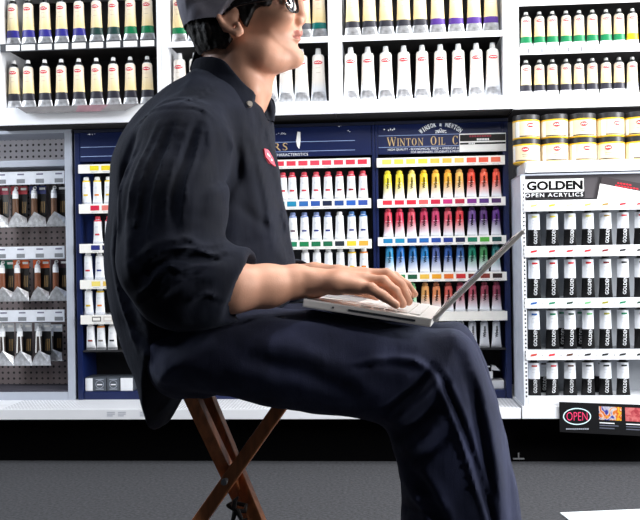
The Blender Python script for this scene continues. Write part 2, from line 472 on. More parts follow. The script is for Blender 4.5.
BANDS = {'blue': srgb(50, 46, 140), 'dark green': srgb(30, 62, 58), 'green': srgb(8, 124, 76), 'black': srgb(44, 44, 54), 'violet': srgb(82, 50, 140),
         'teal': srgb(0, 112, 108), 'yellow': srgb(240, 190, 20), 'grey': srgb(84, 88, 96), 'pale': srgb(206, 208, 214)}
def big_tube(kind, w, h, band=None, bz=(.2, .36), cap='dark', flare=1.34, logo_z=.83, whitebottom=False):
    def make(t):
        bm_ = TUBEW if whitebottom else SILVER
        if band:
            zones = [(bz[0], bm_), (bz[1], mat('band_' + band.replace(' ', '_'), BANDS[band], .4)), (.955, CREAM), (1.1, TUBEW)]
        else:
            zones = [(bz[0], bm_), (.955, CREAMW), (1.1, TUBEW)]
        m = tube_body(w, h * (.885 if cap == 'dark' else .93), zones, flare, logo=(logo_z, w * .36, h * .036, RED, WHITE2),
                      dash=[(-w * .2, w * .16, h * .64, h * .645, mat('label_print', srgb(176, 160, 140), .6)), (-w * .16, w * .2, h * .55, h * .556, mat('label_print', (0, 0, 0)))])
        smooth_angle(m.build('tube_body', t))
        cm = WHITE2 if cap == 'white' else DKGREY
        c = MB()
        if cap == 'dark':   # dark collar under a pale tip
            c.lathe([(w * .36, h * .855), (w * .36, h * .90), (w * .27, h * .925)], BLACKG, 14)
            c.lathe([(w * .21, h * .925), (w * .22, h * .93), (w * .20, h * .99), (w * .15, h)], WHITE2, 14)
        else:
            c.lathe([(w * .22, h * .905), (w * .24, h * .93), (w * .21, h * .985), (w * .15, h)], WHITE2, 14)
        smooth_angle(c.build('cap', t))
    return make
yt = YU + .045; EPS = .0009
# bay A
hA = WZ(80, 55, yt) - WZ(80, 104.5, yt)
for i, p in enumerate(ROWA_PX):
    band = 'blue' if i < 5 else 'dark green' if i < 7 else 'green'
    paint_tube('A_' + band, big_tube(band, .0362, hA, band, flare=1.52), (WX(p, 20, yt), yt, zA_rail[1] + EPS),
               f'cream paint tube with {band} band, {ORD[i]} from left on top left shelf', 'tubes on the upper shelf of the top left bay')
for i, p in enumerate(ROWA_PX):
    paint_tube('A_grey', big_tube('grey', .0362, hA, 'black', flare=1.52), (WX(p + (1.2 if i == 0 else 0), 80, yt), yt, zA_led[1] + EPS),
               f'cream tube with black band, {ORD[i]} from left above top left ledge', 'black banded tubes on the lower shelf of the top left bay')
# bay B and C
hC = WZ(420, 44.5, yt) - WZ(420, 98, yt)
zr, zl = zC_rail[1], zC_led[1]
CAPW = dict(cap='white', logo_z=.80)
for p, band, lab in ((179.2, 'green', 'cream tube with green band beside the white upright, left of the cap'),
                     (195, 'green', 'tube half hidden by the back of the cap, upper shelf'),
                     (304, 'grey', 'tube half hidden just behind the man\'s nose'),
                     (319, 'teal', 'cream tube with teal band right of the man\'s nose')):
    paint_tube('C_' + band, big_tube(band, .043, hC, band, (.21, .33), **CAPW), (WX(p, 20, yt), yt, zr + EPS), lab, 'tubes on the upper shelf behind the man')
for p, lab in ((179.8, 'white tube without band beside the left upright, behind the collar'),
               (195.5, 'white tube partly hidden by the nape hair and collar'),
               (270, 'white tube mostly hidden behind the throat and collar'),
               (286, 'white tube directly below the man\'s jaw'),
               (301.5, 'white tube whose top is hidden behind the chin'),
               (318.5, 'white tube right of the chin, next to the upright')):
    paint_tube('C_none', big_tube('none', .043, hC, None, (.22, .22), **CAPW), (WX(p, 75, yt), yt, zl + EPS), lab, 'white tubes on the lower shelf behind the man')
for i, p in enumerate([352.5, 369.3, 386, 403.5, 420, 437.5, 456, 474, 490.8]):
    band = 'black' if i < 5 else 'violet'
    paint_tube('C_' + band, big_tube(band, .043, hC, band, (.21, .33), **CAPW), (WX(p, 15, yt), yt, zr + EPS),
               f'cream tube with {band} band, {ORD[i]} from left on upper shelf right of face', 'tubes on the upper shelf right of the face')
for i, p in enumerate([351, 368, 386, 404, 422.3, 440.5, 458.5, 476.5, 492.8]):
    paint_tube('C_none', None, (WX(p, 75, yt), yt, zl + EPS),
               f'bandless white tube, {ORD[i]} from left on lower shelf right of face', 'white tubes on the lower shelf right of the face')
# bay D
hD = WZ(580, 6.5, yt) - WZ(580, 44.5, yt)
for r, zz in ((0, zD_r1[1]), (1, zD_led[1])):
    for i, p in enumerate(ROWD_PX):
        if r == 0: band = 'green' if i < 8 else 'yellow'
        else: band = 'black' if i < 8 else 'pale'
        paint_tube('D_' + band, big_tube(band, .0335, hD, band, (.2, .38), whitebottom=True), (WX(p, 25 + 50 * r, yt), yt, zz + EPS),
                   f'small tube with {band} band, {ORD[i]} from left on top right {"upper" if r == 0 else "lower"} shelf', f'small tubes on the {"upper" if r == 0 else "lower"} shelf of the top right bay')

# paper flyer lying on the top left ledge, tipped over the edge
xa, xb = WX(15, 108, YU), WX(143, 104, YU)
t = thing('flyer', 'grey and pink printed flyer lying over the top left ledge', 'flyer', ((xa + xb) / 2, YU, zA_led[1]))
m = MB(); w = (xb - xa) / 2
GP = mat('flyer_grey', srgb(112, 110, 112), .6, noise=.2); PK = mat('flyer_pink', srgb(130, 100, 108), .6, noise=.2)
prof = [(.016, .0024), (.004, .0026), (-.006, .0012), (-.03, -.026)]
for k in range(3):
    (ya, za), (yc, zc) = prof[k], prof[k + 1]
    ins = [0, .0, .01, .055]
    for j, mm in enumerate((GP, GP, PK, GP)):
        u0, u1 = -1 + j * .5, -1 + (j + 1) * .5
        a0, a1 = (w - ins[k]), (w - ins[k + 1])
        m.quad((u0 * a1, yc, zc), (u1 * a1, yc, zc), (u1 * a0, ya, za), (u0 * a0, ya, za), mm)
        m.quad((u0 * a1, yc, zc - .0008), (u1 * a1, yc, zc - .0008), (u1 * a0, ya, za - .0008), (u0 * a0, ya, za - .0008), mm)
m.build('printed_sheet', t)

# ------------------------------------------------------------------ jar shelf (right)
YJ = .03
z_js = (WZ(580, 171.5, YJ), WZ(580, 160.5, YJ))
xj0 = WX(526.5, 165, YJ); xj1 = WX(740, 165, YJ)
t = thing('jar_shelf', 'white shelf under the two rows of jars at right', 'shelf', (xj0, YJ, z_js[0]))
m = MB(); m.box(0, xj1 - xj0, .0, .24, z_js[1] - z_js[0] - .012, z_js[1] - z_js[0], WHITE, .001); m.build('shelf_plate', t)
m = MB(); m.box(0, xj1 - xj0, -.004, .001, 0, z_js[1] - z_js[0], WHITE, .0015); m.build('front_lip', t)
m = MB(); h = z_js[1] - z_js[0]
m.add([(-.004, 0, 0), (-.004, .23, .004), (-.004, .23, h), (-.004, 0, h), (-.0005, 0, 0), (-.0005, .23, .004), (-.0005, .23, h), (-.0005, 0, h)],
      [(0, 1, 2, 3), (7, 6, 5, 4), (0, 4, 5, 1), (1, 5, 6, 2), (2, 6, 7, 3), (3, 7, 4, 0)], WHITE); m.build('bracket', t)
JCREAM = mat('jar_label', srgb(244, 226, 190), .45); JYEL = mat('jar_yellow', srgb(246, 196, 30), .4); JTXT = mat('jar_print', srgb(70, 62, 60), .6)
JLID = mat('jar_lid', srgb(38, 38, 40), .4)
yj = YJ + .075
jr = (WX(568.3, 150, yj) - WX(540.5, 150, yj)) / 2 * .985
jh = WZ(555, 136.5, yj - jr) - WZ(555, 160.5, yj - jr)
def make_jar(t):
    m = MB()
    m.lathe([(jr * .97, 0), (jr, .002), (jr, jh * .06)], JYEL, 32)
    m.lathe([(jr * .995, jh * .06), (jr * .995, jh * .72)], JCREAM, 32, cap=False)
    m.lathe([(jr, jh * .72), (jr, jh * .78), (jr * .93, jh * .79)], JYEL, 32, cap=False)
    def S(u, z, l=.0006): u = max(-.99, min(.99, u / jr)); return (u * jr, -jr * math.sqrt(1 - u * u) - l, z)
    N = 18; rx, rz, cz = jr * .27, jh * .1, jh * .55
    m.add([S(0, cz)] + [S(rx * math.cos(6.2832 * i / N), cz + rz * math.sin(6.2832 * i / N)) for i in range(N)], [(0, 1 + i, 1 + (i + 1) % N) for i in range(N)], RED)
    for i in range(12):
        u0, u1 = -.75 + i * .125, -.75 + (i + 1) * .125; f = lambda u: .2 * math.sin(u * 11)
        m.quad(S(rx * u0, cz + rz * (f(u0) - .2), .0012), S(rx * u1, cz + rz * (f(u1) - .2), .0012), S(rx * u1, cz + rz * (f(u1) + .2), .0012), S(rx * u0, cz + rz * (f(u0) + .2), .0012), WHITE2)
    for (u0, u1, z0, z1, mm) in ((-.25, .25, .33, .345, JTXT), (-.2, .3, .26, .275, JTXT), (-.75, .92, .075, .12, JTXT), (-.93, -.75, .06, .72, WHITE2), (-.96, -.93, .06, .72, mat('jar_seam', srgb(196, 190, 176), .5))):
        K = 8
        for i in range(K):
            a = jr * (u0 + (u1 - u0) * i / K); b = jr * (u0 + (u1 - u0) * (i + 1) / K)
            m.quad(S(a, z0 * jh), S(b, z0 * jh), S(b, z1 * jh), S(a, z1 * jh), mm)
    smooth_angle(m.build('jar_body', t))
    m = MB(); m.lathe([(jr * .98, jh * .79), (jr * 1.0, jh * .80), (jr * 1.0, jh * .985), (jr * .97, jh)], JLID, 36); smooth_angle(m.build('lid', t))
for r in range(2):
    for i, p in enumerate([526.5, 554.5, 582.5, 610.5, 638.5]):
        paint_tube('jar', make_jar, (WX(p, 150, yj), yj, z_js[1] + EPS + (jh + .0008) * (1 - r)),
                   f'cream paint jar with black lid, {ORD[i]} from left in the {"top" if r == 0 else "bottom"} row', 'cream paint jars on the right shelf', 'jar', 'paint_jar', rotz=(-.25, 0, .12, -.4, .2)[i] * (1 if r else -.7))

# ------------------------------------------------------------------ open acrylics rack (right)
gx0 = WX(523, 280, YG); gx1 = WX(745, 280, YG); gz0 = z_deck + .006; gz1 = WZ(580, 174.5, YG)
RACKG = mat('rack_back_grey', srgb(160, 164, 170), .6); PANEL = mat('rack_panel_grey', srgb(206, 212, 224), .45)
t = thing('acrylics_rack', 'white and grey rack of black and white acrylic tubes at right', 'rack', (gx0, YG + .005, gz0)); RK = t
ox, oy, oz = t.location
EDGE = dots_mat('slotted_edge', srgb(214, 218, 226), srgb(60, 62, 70), .5, .0125, .0046, (0, 2), .5)
nt = EDGE.node_tree
m = MB(); m.box(-.002, 0, 0, .22, 0, gz1 - oz, PANEL); m.box(0, .012, 0, .006, 0, gz1 - oz, WHITE); m.build('side_panel', t)
m = MB(); zz = gz0 + .03
while zz < gz1 - .02:
    m.box(.004, .009, -.0008, 0, zz - oz, zz - oz + .006, DKGREY); zz += .0135
m.build('slot_strip', t)
m = MB(); m.box(gx1 - ox, gx1 - ox + .012, 0, .22, 0, gz1 - oz, PANEL); m.build('side_panel', t)
m = MB(); m.box(.0005, gx1 - ox - .0005, .14, .15, 0, gz1 - oz, RACKG); m.build('back_panel', t)
m = MB(); m.box(-.002, gx1 - ox + .012, 0, .22, gz1 - oz + .0005, gz1 - oz + .006, GREYW); m.build('top_cap', t)
hz0 = WZ(555, 198.5, YG)
m = MB(); m.box(.012, gx1 - ox, .012, .02, hz0 - oz, gz1 - oz, mat('header_grey', srgb(70, 66, 70), .5)); hd = m.build('header_panel', t)
sx0, sx1 = WX(524.5, 187, YG) - ox, WX(585.5, 187, YG) - ox; szt, szb = WZ(555, 178, YG) - oz, WZ(555, 197.5, YG) - oz
m = MB(); m.box(sx0, sx1, .008, .0115, szb, szt, BLACKG)
wz = szb + (szt - szb) * .30
m.rect(sx0 + .002, sx1 - .002, wz, szt - .002, .0074, WHITE2)
text_fit(m, 'GOLDEN', sx0 + .009, sx1 - .006, wz + .006, szt - .008, .0066, BLACK, offset=.045)
text_fit(m, 'OPEN ACRYLICS', sx0 + .004, sx1 - .005, szb + .003, wz - .0035, .0066, TEXTW, offset=.006, space=1.25)
m.build('name_sign', hd)
ROWG_PX = [534, 552.2, 570, 588, 605.5, 623, 640.5]
rail_py = [(199.5, 210.5), (245.5, 256.5), (298.2, 308), (350, 360)]
deck_g = WZ(580, 397.5, YG)
COLS_G = [['pale yellow', 'yellow', 'pale lemon', 'lemon', 'ochre', 'red', 'red'], ['red', 'red', 'red', 'red', 'dark red', 'black', 'black'],
          ['blue', 'green', 'dark green', 'light green', 'olive', 'green', 'dark green'], ['brick', 'red', 'brown', 'black', 'black', 'black', 'black']]
GC = {'pale yellow': (232, 226, 120), 'yellow': (240, 222, 40), 'pale lemon': (240, 236, 170), 'lemon': (238, 228, 100), 'ochre': (160, 130, 60), 'red': (214, 32, 44),
      'dark red': (120, 24, 30), 'black': (30, 30, 34), 'blue': (20, 90, 170), 'green': (20, 130, 90), 'dark green': (20, 60, 44), 'light green': (110, 180, 120), 'olive': (150, 150, 40), 'brick': (196, 60, 44), 'brown': (90, 52, 34)}
def gcol(n): return mat('swatch_' + n.replace(' ', '_'), srgb(*GC[n]), .5)
rail_z = []
for r, (pa, pb) in enumerate(rail_py):
    za, zc = WZ(580, pb, YG), WZ(580, pa, YG); rail_z.append((za, zc))
    m = MB(); m.box(.013, gx1 - ox - .001, .002, .139, zc - oz - .004, zc - oz - .001, RACKG); sh = m.build('shelf', t)
    m = MB(); m.box(.006, gx1 - ox - .001, -.004, .002, za - oz, zc - oz, WHITE, .0015)
    for i, p in enumerate(ROWG_PX):
        x = WX(p, (pa + pb) / 2, YG) - ox; z = (za + zc) / 2 - oz
        m.quad((x - .012, -.0048, z - .004), (x + .008, -.0048, z - .001), (x + .011, -.0048, z + .006), (x - .009, -.0048, z + .003), gcol(COLS_G[r][i]))
        m.rect(x + .028, x + .0295, z - .004, z + .002, -.0048, DKGREY)
    m.build('price_strip', sh)
    for p in ROWG_PX:      # black clips under each strip that hold the caps
        x = WX(p, pb, YG) - ox
        if r == 3: continue
m = MB(); m.box(.0125, gx1 - ox - .001, .0, .139, 0.0005, deck_g - oz, WHITE, .0015); m.build('bottom_shelf', t)
# tubes stand on the next shelf down, their black caps under the strip above
GW = .0375
GWH = mat('acrylic_white_label', srgb(238, 241, 246), .35, noise=.02); GBK = mat('acrylic_black_label', srgb(7, 7, 9), .5, spec=.2)
def golden_tube(col, h):
    def make(t):
        zc = gcol(col)
        bmx = text_bm('GOLDEN', 1.0, .01)
        xs = [v.co.x for v in bmx.verts]; ys = [v.co.y for v in bmx.verts]
        for v in bmx.verts:
            u = (v.co.x - min(xs)) / (max(xs) - min(xs)); w = (v.co.y - min(ys)) / (max(ys) - min(ys))
            v.co = Vector((-GW * .06 + (1 - w) * GW * .30, 0, h * (.07 + .42 * u)))
        m = tube_body(GW, h * .93, [(.50, GBK), (.975, GWH), (1.1, GBK)], 1.22,
                      dash=[(-GW * .22, GW * .28, h * .80, h * .845, zc), (-GW * .18, GW * .2, h * .72, h * .725, GREYW), (-GW * .18, GW * .1, h * .64, h * .645, GREYW)],
                      extra=[(bmx, TEXTW)], square=True)
        smooth_angle(m.build('tube_body', t))
        smooth_angle(cap_mb(GW, h * .925, h * .075, BLACKG, .33, .31).build('cap', t))
    return make
yg = YG + .042
bots = [rail_z[1][1], rail_z[2][1], rail_z[3][1], deck_g]
bots = [z for z in bots[:3]] + [deck_g + EPS]
topsv = [(WZ(580, 212, YG)), WZ(580, 258, YG), WZ(580, 309.5, YG), WZ(580, 362, YG)]
for r in range(4):
    hg = topsv[r] - bots[r] + .009
    if r == 3: hg -= .003
    for i, p in enumerate(ROWG_PX[:6] if r == 3 else ROWG_PX):
        c = COLS_G[r][i]
        paint_tube(f'G_{r}_{c}', golden_tube(c, hg), (WX(p, 230 + 50 * r, yg), yg, bots[r]),
                   f'black and white acrylic tube, {ORD[i]} from left on {ORD[r]} shelf below the black lettered sign', f'acrylic tubes on the {ORD[r]} shelf of the right rack', rotz=random.uniform(-.12, .12))
# second-rank tubes that show between the front ones
for r, p, lab in ((2, 561, 'dim acrylic tube standing behind second and third tubes of the third shelf'), (2, 579, 'dim acrylic tube standing behind third and fourth tubes of the third shelf'),
                  (3, 543, 'dim acrylic tube standing behind first and second tubes of the lowest shelf'), (3, 600, 'dim acrylic tube standing behind fourth and fifth tubes of the lowest shelf')):
    paint_tube(f'G_{r}_black' if r == 3 else 'G_2_green', None, (WX(p, 230 + 50 * r, yg + .06), yg + .06, bots[r]), lab, 'second-rank acrylic tubes')

# colour chart leaning on the header, tilted
t = thing('colour_chart', 'tilted white colour chart with dark red-lettered heading on right rack', 'chart', (WX(625, 190, YG), YG + .0095, WZ(625, 190, YG)))
ox2, oz2 = t.location.x, t.location.z
def CP(px, py, l=0): x, z = W(px, py, YG); return (x - ox2, l, z - oz2)
m = MB()
m.quad(CP(597.5, 199), CP(668, 212), CP(671, 188.5), CP(603, 176), mat('chart_dark', srgb(44, 36, 40), .5))
m.quad(CP(597.9, 199.2, -.0004), CP(668, 212.2, -.0004), CP(670, 196.5, -.0004), CP(600.8, 183.4, -.0004), WHITE2)
for r in range(4):
    for c in range(5):
        px = 602.5 + c * 10.5 - r * .5; py = 186.5 + r * 3.2 + c * 1.9
        m.quad(CP(px, py + 1, -.0008), CP(px + 7, py + 1.9, -.0008), CP(px + 7, py + 1.0, -.0008), CP(px, py + .1, -.0008), mat('chart_grey', srgb(176, 180, 190), .6))
for px, py, w in ((618, 180.4, 15), (616, 183.2, 24)):
    for k in range(int(w / 3)):
        q = px + k * 3; s = py + (q - 603) * .15
        m.quad(CP(q, s + .9, -.0008), CP(q + 2.1, s + 1.2, -.0008), CP(q + 2.1, s - .4, -.0008), CP(q, s - .7, -.0008), RED)
m.build('chart_sheet', t)

# card with the printed OPEN picture, hung on the base shelf
t = thing('advert_card', 'black advertising card reading OPEN inside an oval, on right base shelf', 'card', (WX(600, 418, YB), YB - .006, WZ(600, 418, YB)))
ox2, oz2 = t.location.x, t.location.z
def CP(px, py, l=0): x, z = W(px, py, YB - .006); return (x - ox2, l, z - oz2)
m = MB(); A, B, C_, D = (559.8, 432), (690, 438.5), (690, 406.5), (559.3, 402)
f = [CP(*A), CP(*B), CP(*C_), CP(*D)]; b = [(x, .003, z) for x, y, z in f]
m.add(f + b, [(0, 1, 2, 3), (7, 6, 5, 4), (0, 4, 5, 1), (1, 5, 6, 2), (2, 6, 7, 3), (3, 7, 4, 0)], mat('card_black', srgb(10, 10, 13), .6, spec=.2))
cx, _, cz = CP(577, 416.4); sc = WX(578, 416, YB) - WX(577, 416, YB)
oval(m, cx, cz, 14 * sc, 8.6 * sc, -.0007, mat('glow_print_white', srgb(206, 232, 240), .4, emit=(.6, .85, .9, .25)), 36, 1.0 * sc)  # printed oval given a faint glow of its own
text_fit(m, 'OPEN', cx - 10.4 * sc, cx + 10.4 * sc, cz - 4.2 * sc, cz + 4.4 * sc, -.0007, mat('glow_print_pink', srgb(236, 60, 110), .4, emit=(.85, .05, .16, .3)), offset=-.012)  # glow put into the printed letters; the card is no lamp
x0, _, z0 = CP(566, 429.5)
for k in range(11): m.rect(x0 + k * 2.1 * sc, x0 + (k * 2.1 + 1.6) * sc, z0, z0 + 1.2 * sc, -.0007, GREYW)
m.build('card_board', t)
def splash_mat(name, cols, scale):
    if name in _mats: return _mats[name]
    mm = mat(name, (.5, .5, .5), .5)
    n = mm.node_tree; b = n.nodes['Principled BSDF']
    tc = n.nodes.new('ShaderNodeTexCoord'); vo = n.nodes.new('ShaderNodeTexNoise'); vo.inputs['Scale'].default_value = scale; vo.inputs['Distortion'].default_value = 1.6
    n.links.new(tc.outputs['Object'], vo.inputs['Vector'])
    r = n.nodes.new('ShaderNodeValToRGB'); e = r.color_ramp.elements
    e[0].position = .36; e[0].color = cols[0] + (1,); e[1].position = .64; e[1].color = cols[-1] + (1,)
    for i, c in enumerate(cols[1:-1]):
        q = e.new(.36 + .28 * (i + 1) / (len(cols) - 1)); q.color = c + (1,)
    n.links.new(vo.outputs['Fac'], r.inputs['Fac']); n.links.new(r.outputs['Color'], b.inputs['Base Color'])
    return mm
m = MB(); m.quad(CP(599, 419.5, -.0008), CP(621.5, 420.8, -.0008), CP(621.5, 407.2, -.0008), CP(598.7, 406.2, -.0008),
       splash_mat('paint_splash', [srgb(50, 26, 120), srgb(40, 60, 160), srgb(210, 206, 200), srgb(214, 120, 20), srgb(190, 36, 20), srgb(220, 170, 30)], 26)); m.build('picture', t)
m = MB(); m.quad(CP(625.5, 421, -.0008), CP(648, 422.2, -.0008), CP(648, 408.3, -.0008), CP(625, 407.4, -.0008),
       splash_mat('paint_blush', [srgb(160, 44, 56), srgb(190, 84, 88), srgb(200, 110, 108)], 50)); m.build('picture', t)
m = MB()
for px in (599.5, 626):
    for k in range(3):
        q = px; s = 422.6 + k * 2.6 + (px - 599) * .05
        m.quad(CP(q, s + .5, -.0007), CP(q + 15 + 4 * (k == 1), s + 1.3, -.0007), CP(q + 15 + 4 * (k == 1), s + .3, -.0007), CP(q, s - .5, -.0007), TEXTW if k == 0 else mat('dim_print', srgb(90, 94, 110), .6))
m.build('caption', t)

# flat white patch on the floor, lower right
x0 = 0; 
def FLOORP(px, py, z=0.0):
    r = ray(px, py); tt = (z - CAM_LOC.z) / r.z; p = CAM_LOC + r * tt; return Vector((p.x, p.y, z))
a, b = FLOORP(560, 513.5), FLOORP(640, 510)
d = (b - a).normalized(); nrm = Vector((d.y, -d.x, 0))
t = thing('floor_patch', 'flat white patch on the grey floor at bottom right', 'paper', tuple(a))
m = MB(); c0 = Vector((0, 0, .003)); L = .62; Dp = .36
pts = [c0 + nrm * Dp, c0 + nrm * Dp + d * L, c0 + d * L, c0]
m.add([tuple(p) for p in pts] + [(p.x, p.y, 0.0005) for p in pts], [(0, 1, 2, 3), (7, 6, 5, 4), (0, 4, 5, 1), (1, 5, 6, 2), (2, 6, 7, 3), (3, 7, 4, 0)], mat('patch_white', srgb(226, 234, 238), .6, scale=6, noise=.08)); m.build('flat_patch', t)
# ------------------------------------------------------------------ blue oil colour racks
wz0 = z_deck
wtop = min((WZ(280, 120.5, YW) + WZ(480, 114.5, YW)) / 2, zC_led[0] - .0185, zA_led[0] - .0185)
DEP = .16
def rack(label, x0, x1, pl, pr):
    cx = (x0 + x1) / 2
    t = thing('oil_colour_rack', label, 'rack', (cx, YW, wz0))
    H = wtop - wz0; a, b = x0 - cx, x1 - cx
    m = MB(); m.box(a, a + pl, 0, DEP, 0, H, NAVY, .002); m.build('side_post', t)
    m = MB(); m.box(b - pr, b, 0, DEP, 0, H, NAVY, .002); m.build('side_post', t)
    m = MB(); m.box(a + pl + .0005, b - pr - .0005, DEP - .012, DEP, 0, H, mat('rack_dark', srgb(12, 12, 18), .7)); m.build('back_panel', t)
    m = MB(); m.box(a, b, -.004, DEP, H + .0005, H + .012, NAVYD, .002); m.build('top_cap', t)
    m = MB(); m.box(a + pl + .0005, b - pr - .0005, .004, DEP - .0125, 0, .030, NAVY, .002); m.build('plinth', t)
    return t
xr0, xr1, xr2 = WX(76, 260, YW), WX(376.5, 260, YW), WX(510, 260, YW)
R1 = rack('wide navy rack of white paint tubes behind the man', xr0, xr1 - .0005, .02, .010)
R2 = rack('navy rack of rainbow coloured paint tubes right of the man', xr1 + .0005, xr2, .010, .020)
# headers
hz1 = (WZ(300, 156.5, YW) + WZ(440, 153, YW)) / 2
def header(t, x0, x1):
    ox, oy, oz = t.location
    m = MB(); m.box(x0 - ox, x1 - ox, .002, .010, hz1 - oz, wtop - oz, NAVY, .001)
    return m.build('header_panel', t), ox, oz
GL = mat('thin_rule', srgb(150, 170, 214), .5)
STIR = mat('header_glare', srgb(90, 110, 170), .5)
h1, ox, oz = header(R1, xr0 + .0205, xr1 - .011)
yy = .0012
def zR(px, py): return WZ(px, py, YW) - oz
def xR(px, py=150): return WX(px, py, YW) - ox
m = MB()
zl1 = zR(320, 141.5); zl2 = zR(320, 151)
m.rect(xR(80.5), xR(355), zl1, zl1 + .002, yy, GL); m.rect(xR(80.5), xR(355), zl2, zl2 + .002, yy, GL)
# gold serif lettering whose end shows beside the man, small white line under it
hgt = zR(285, 143.2) - zR(285, 150.3)
x = xR(289.5); wid = sum(SERIF[c][0] for c in 'RS') * hgt + hgt * .1
xs_ = xR(289.5) - sum(SERIF[c][0] for c in 'URS') * hgt - 3 * hgt * .08
mt = MB(); xe = 0
for ch in 'URS': xe += serif(mt, ch, xe, zR(285, 150.2), hgt, yy - .0004, GOLDT) + hgt * .10
k = (xR(289.5) - xR(263.5)) / xe
m.add([(xR(263.5) + a * k, b_, c_) for a, b_, c_ in mt.v], mt.f, GOLDT)
text_fit(m, 'ing Characteristics'.upper(), xR(266), xR(308), zR(290, 156), zR(290, 153.2), yy, TEXTW)
# scuffs: torn white label on the header and worn flecks
pts = [(297.5, 131.5), (300.3, 132), (300.6, 141), (299.3, 149), (297.2, 146.5), (296, 141)]
m.add([(xR(a, b), yy - .0006, zR(a, b)) for a, b in pts], [tuple(range(len(pts)))], WHITE2)
rs = random.Random(3)
for cx, cy, n, sp in ((92, 134, 7, 4), (100, 131.5, 3, 1.2), (280, 133.5, 9, 6), (347, 131, 4, 3), (340, 126, 4, 2)):
    for k in range(n):
        a = cx + rs.uniform(-sp, sp); b = cy + rs.uniform(-.8, .8); s = rs.uniform(.3, .9)
        m.add([(xR(a - s, b), yy - .0005, zR(a, b)), (xR(a, b), yy - .0005, zR(a, b + s * .7)), (xR(a + s, b), yy - .0005, zR(a, b - .2)), (xR(a, b), yy - .0005, zR(a, b - s * .8))], [(0, 1, 2, 3)], TEXTW)
m.build('lettering', h1)
h2, ox, oz = header(R2, xr1 + .011, xr2 - .0205)
m = MB()
zl1, zl2 = zR(440, 134.6), zR(440, 146.2)
m.rect(xR(378.5), xR(504), zl1, zl1 + .0016, yy, GL); m.rect(xR(378.5), xR(504), zl2, zl2 + .0016, yy, GL)
H1, H2 = (zR(440, 136.2) - zR(440, 144.6)), (zR(440, 137.6) - zR(440, 144.6))
z0 = zR(425, 145)
mt = MB(); xe = serif_line(mt, [('W', H1), ('INTON', H2), ('  ', H2), ('O', H1), ('IL', H2), ('  ', H2), ('C', H1)], 0, z0, yy - .0004, GOLDT)
sxx = (xR(459.5) - xR(387.5)) / xe
mt.v = [(xR(387.5) + a * sxx, b, c) for a, b, c in mt.v]
m.add(mt.v, mt.f, GOLDT)
text_fit(m, 'HIGH QUALITY - ECONOMICAL PRICE + AMERICA\'S #', xR(388), xR(459), zR(425, 150.2), zR(425, 147.6), yy, TEXTW)
text_fit(m, 'FOR BEGINNERS, STUDENTS & PROF', xR(411), xR(459.5), zR(435, 153.0), zR(435, 150.6), yy, TEXTW)
# arched maker's name with its small emblem
arc = 'WINSOR & NEWTON'; RR = 32 * sc; ccx, ccz = xR(441), zR(441, 126) - RR
n = len(arc)
for k, ch in enumerate(arc):
    if ch == ' ': continue
    a = math.radians(90 + 39 - 78 * k / (n - 1))
    bm = text_bm(ch, 1.0, .05); vx = [v.co.x for v in bm.verts]; mid = (min(vx) + max(vx)) / 2; fw = min(1.0, .62 / (max(vx) - min(vx)))
    s = 6.0 * sc
    for v in bm.verts:
        u = (v.co.x - mid) * fw * s * .80; w = v.co.y * s * 1.12
        v.co = Vector((ccx + RR * math.cos(a) + u * math.sin(a) + w * math.cos(a), yy - .0004, ccz + RR * math.sin(a) - u * math.cos(a) + w * math.sin(a)))
    m.bm(bm, TEXTW)
ex, ez = xR(441), zR(441, 129.6)
for s in (-1, 1):     # winged emblem: a small figure with outspread wings over a scroll
    for k in range(4):
        m.add([(ex + s * .2 * sc, yy - .0004, ez + (.2 - k * .3) * sc), (ex + s * (6.4 - k * 1.2) * sc, yy - .0004, ez + (-1.0 - k * .55) * sc), (ex + s * (5.6 - k * 1.2) * sc, yy - .0004, ez + (-1.6 - k * .5) * sc)], [(0, 1, 2)], TEXTW)
oval(m, ex, ez - .3 * sc, 1.3 * sc, 2.0 * sc, yy - .0005, TEXTW, 14)
oval(m, ex, ez - .3 * sc, .8 * sc, 1.3 * sc, yy - .0006, NAVY, 14)
for k in range(5):
    q = -6 + k * 2.6; m.rect(ex + q * sc, ex + (q + 2) * sc, ez - (3.3 + .25 * abs(k - 2)) * sc, ez - (2.6 + .2 * abs(k - 2)) * sc, yy - .0004, TEXTW)
for cx, cy, k in ((388.5, 130.2, 0), (390.5, 129.6, 1), (392.5, 129.9, 0), (394.2, 129.2, 1), (384.3, 129.5, 0)):
    s = .9
    m.add([(xR(cx - s, cy), yy - .0005, zR(cx, cy)), (xR(cx, cy), yy - .0005, zR(cx, cy + s)), (xR(cx + s, cy), yy - .0005, zR(cx, cy)), (xR(cx, cy), yy - .0005, zR(cx, cy - s * (1 + k)))], [(0, 1, 2, 3)], TEXTW)
m.build('lettering', h2)
# price notice stuck over the end of the header
m = MB(); a0, a1 = xR(459.5), xR(506); t0, b0 = zR(483, 133.2), zR(483, 151.5)
m.box(a0, a1, -.0006, .0012, b0, t0, WHITE2)
z_ = lambda f: t0 + (b0 - t0) * f
m.rect(a0 + .002, a1 - .001, z_(.42), z_(.06), -.0010, BLACKG); m.rect(a0 + .002, a1 - .001, z_(.6), z_(.5), -.0010, BLACKG)
for k in range(9): m.rect(a0 + (11 + k * 2.7) * sc, a0 + (13 + k * 2.7) * sc, z_(.2), z_(.1), -.0014, mat('notice_red', srgb(150, 40, 60), .5))
for k in range(8): m.rect(a0 + (19 + k * 1.7) * sc, a0 + (20.3 + k * 1.7) * sc, z_(.39), z_(.28), -.0014, TEXTW)
for k in range(4): m.rect(a0 + (10 + k * 1.8) * sc, a0 + (11.3 + k * 1.8) * sc, z_(.59), z_(.51), -.0014, TEXTW)
m.build('price_notice', h2)

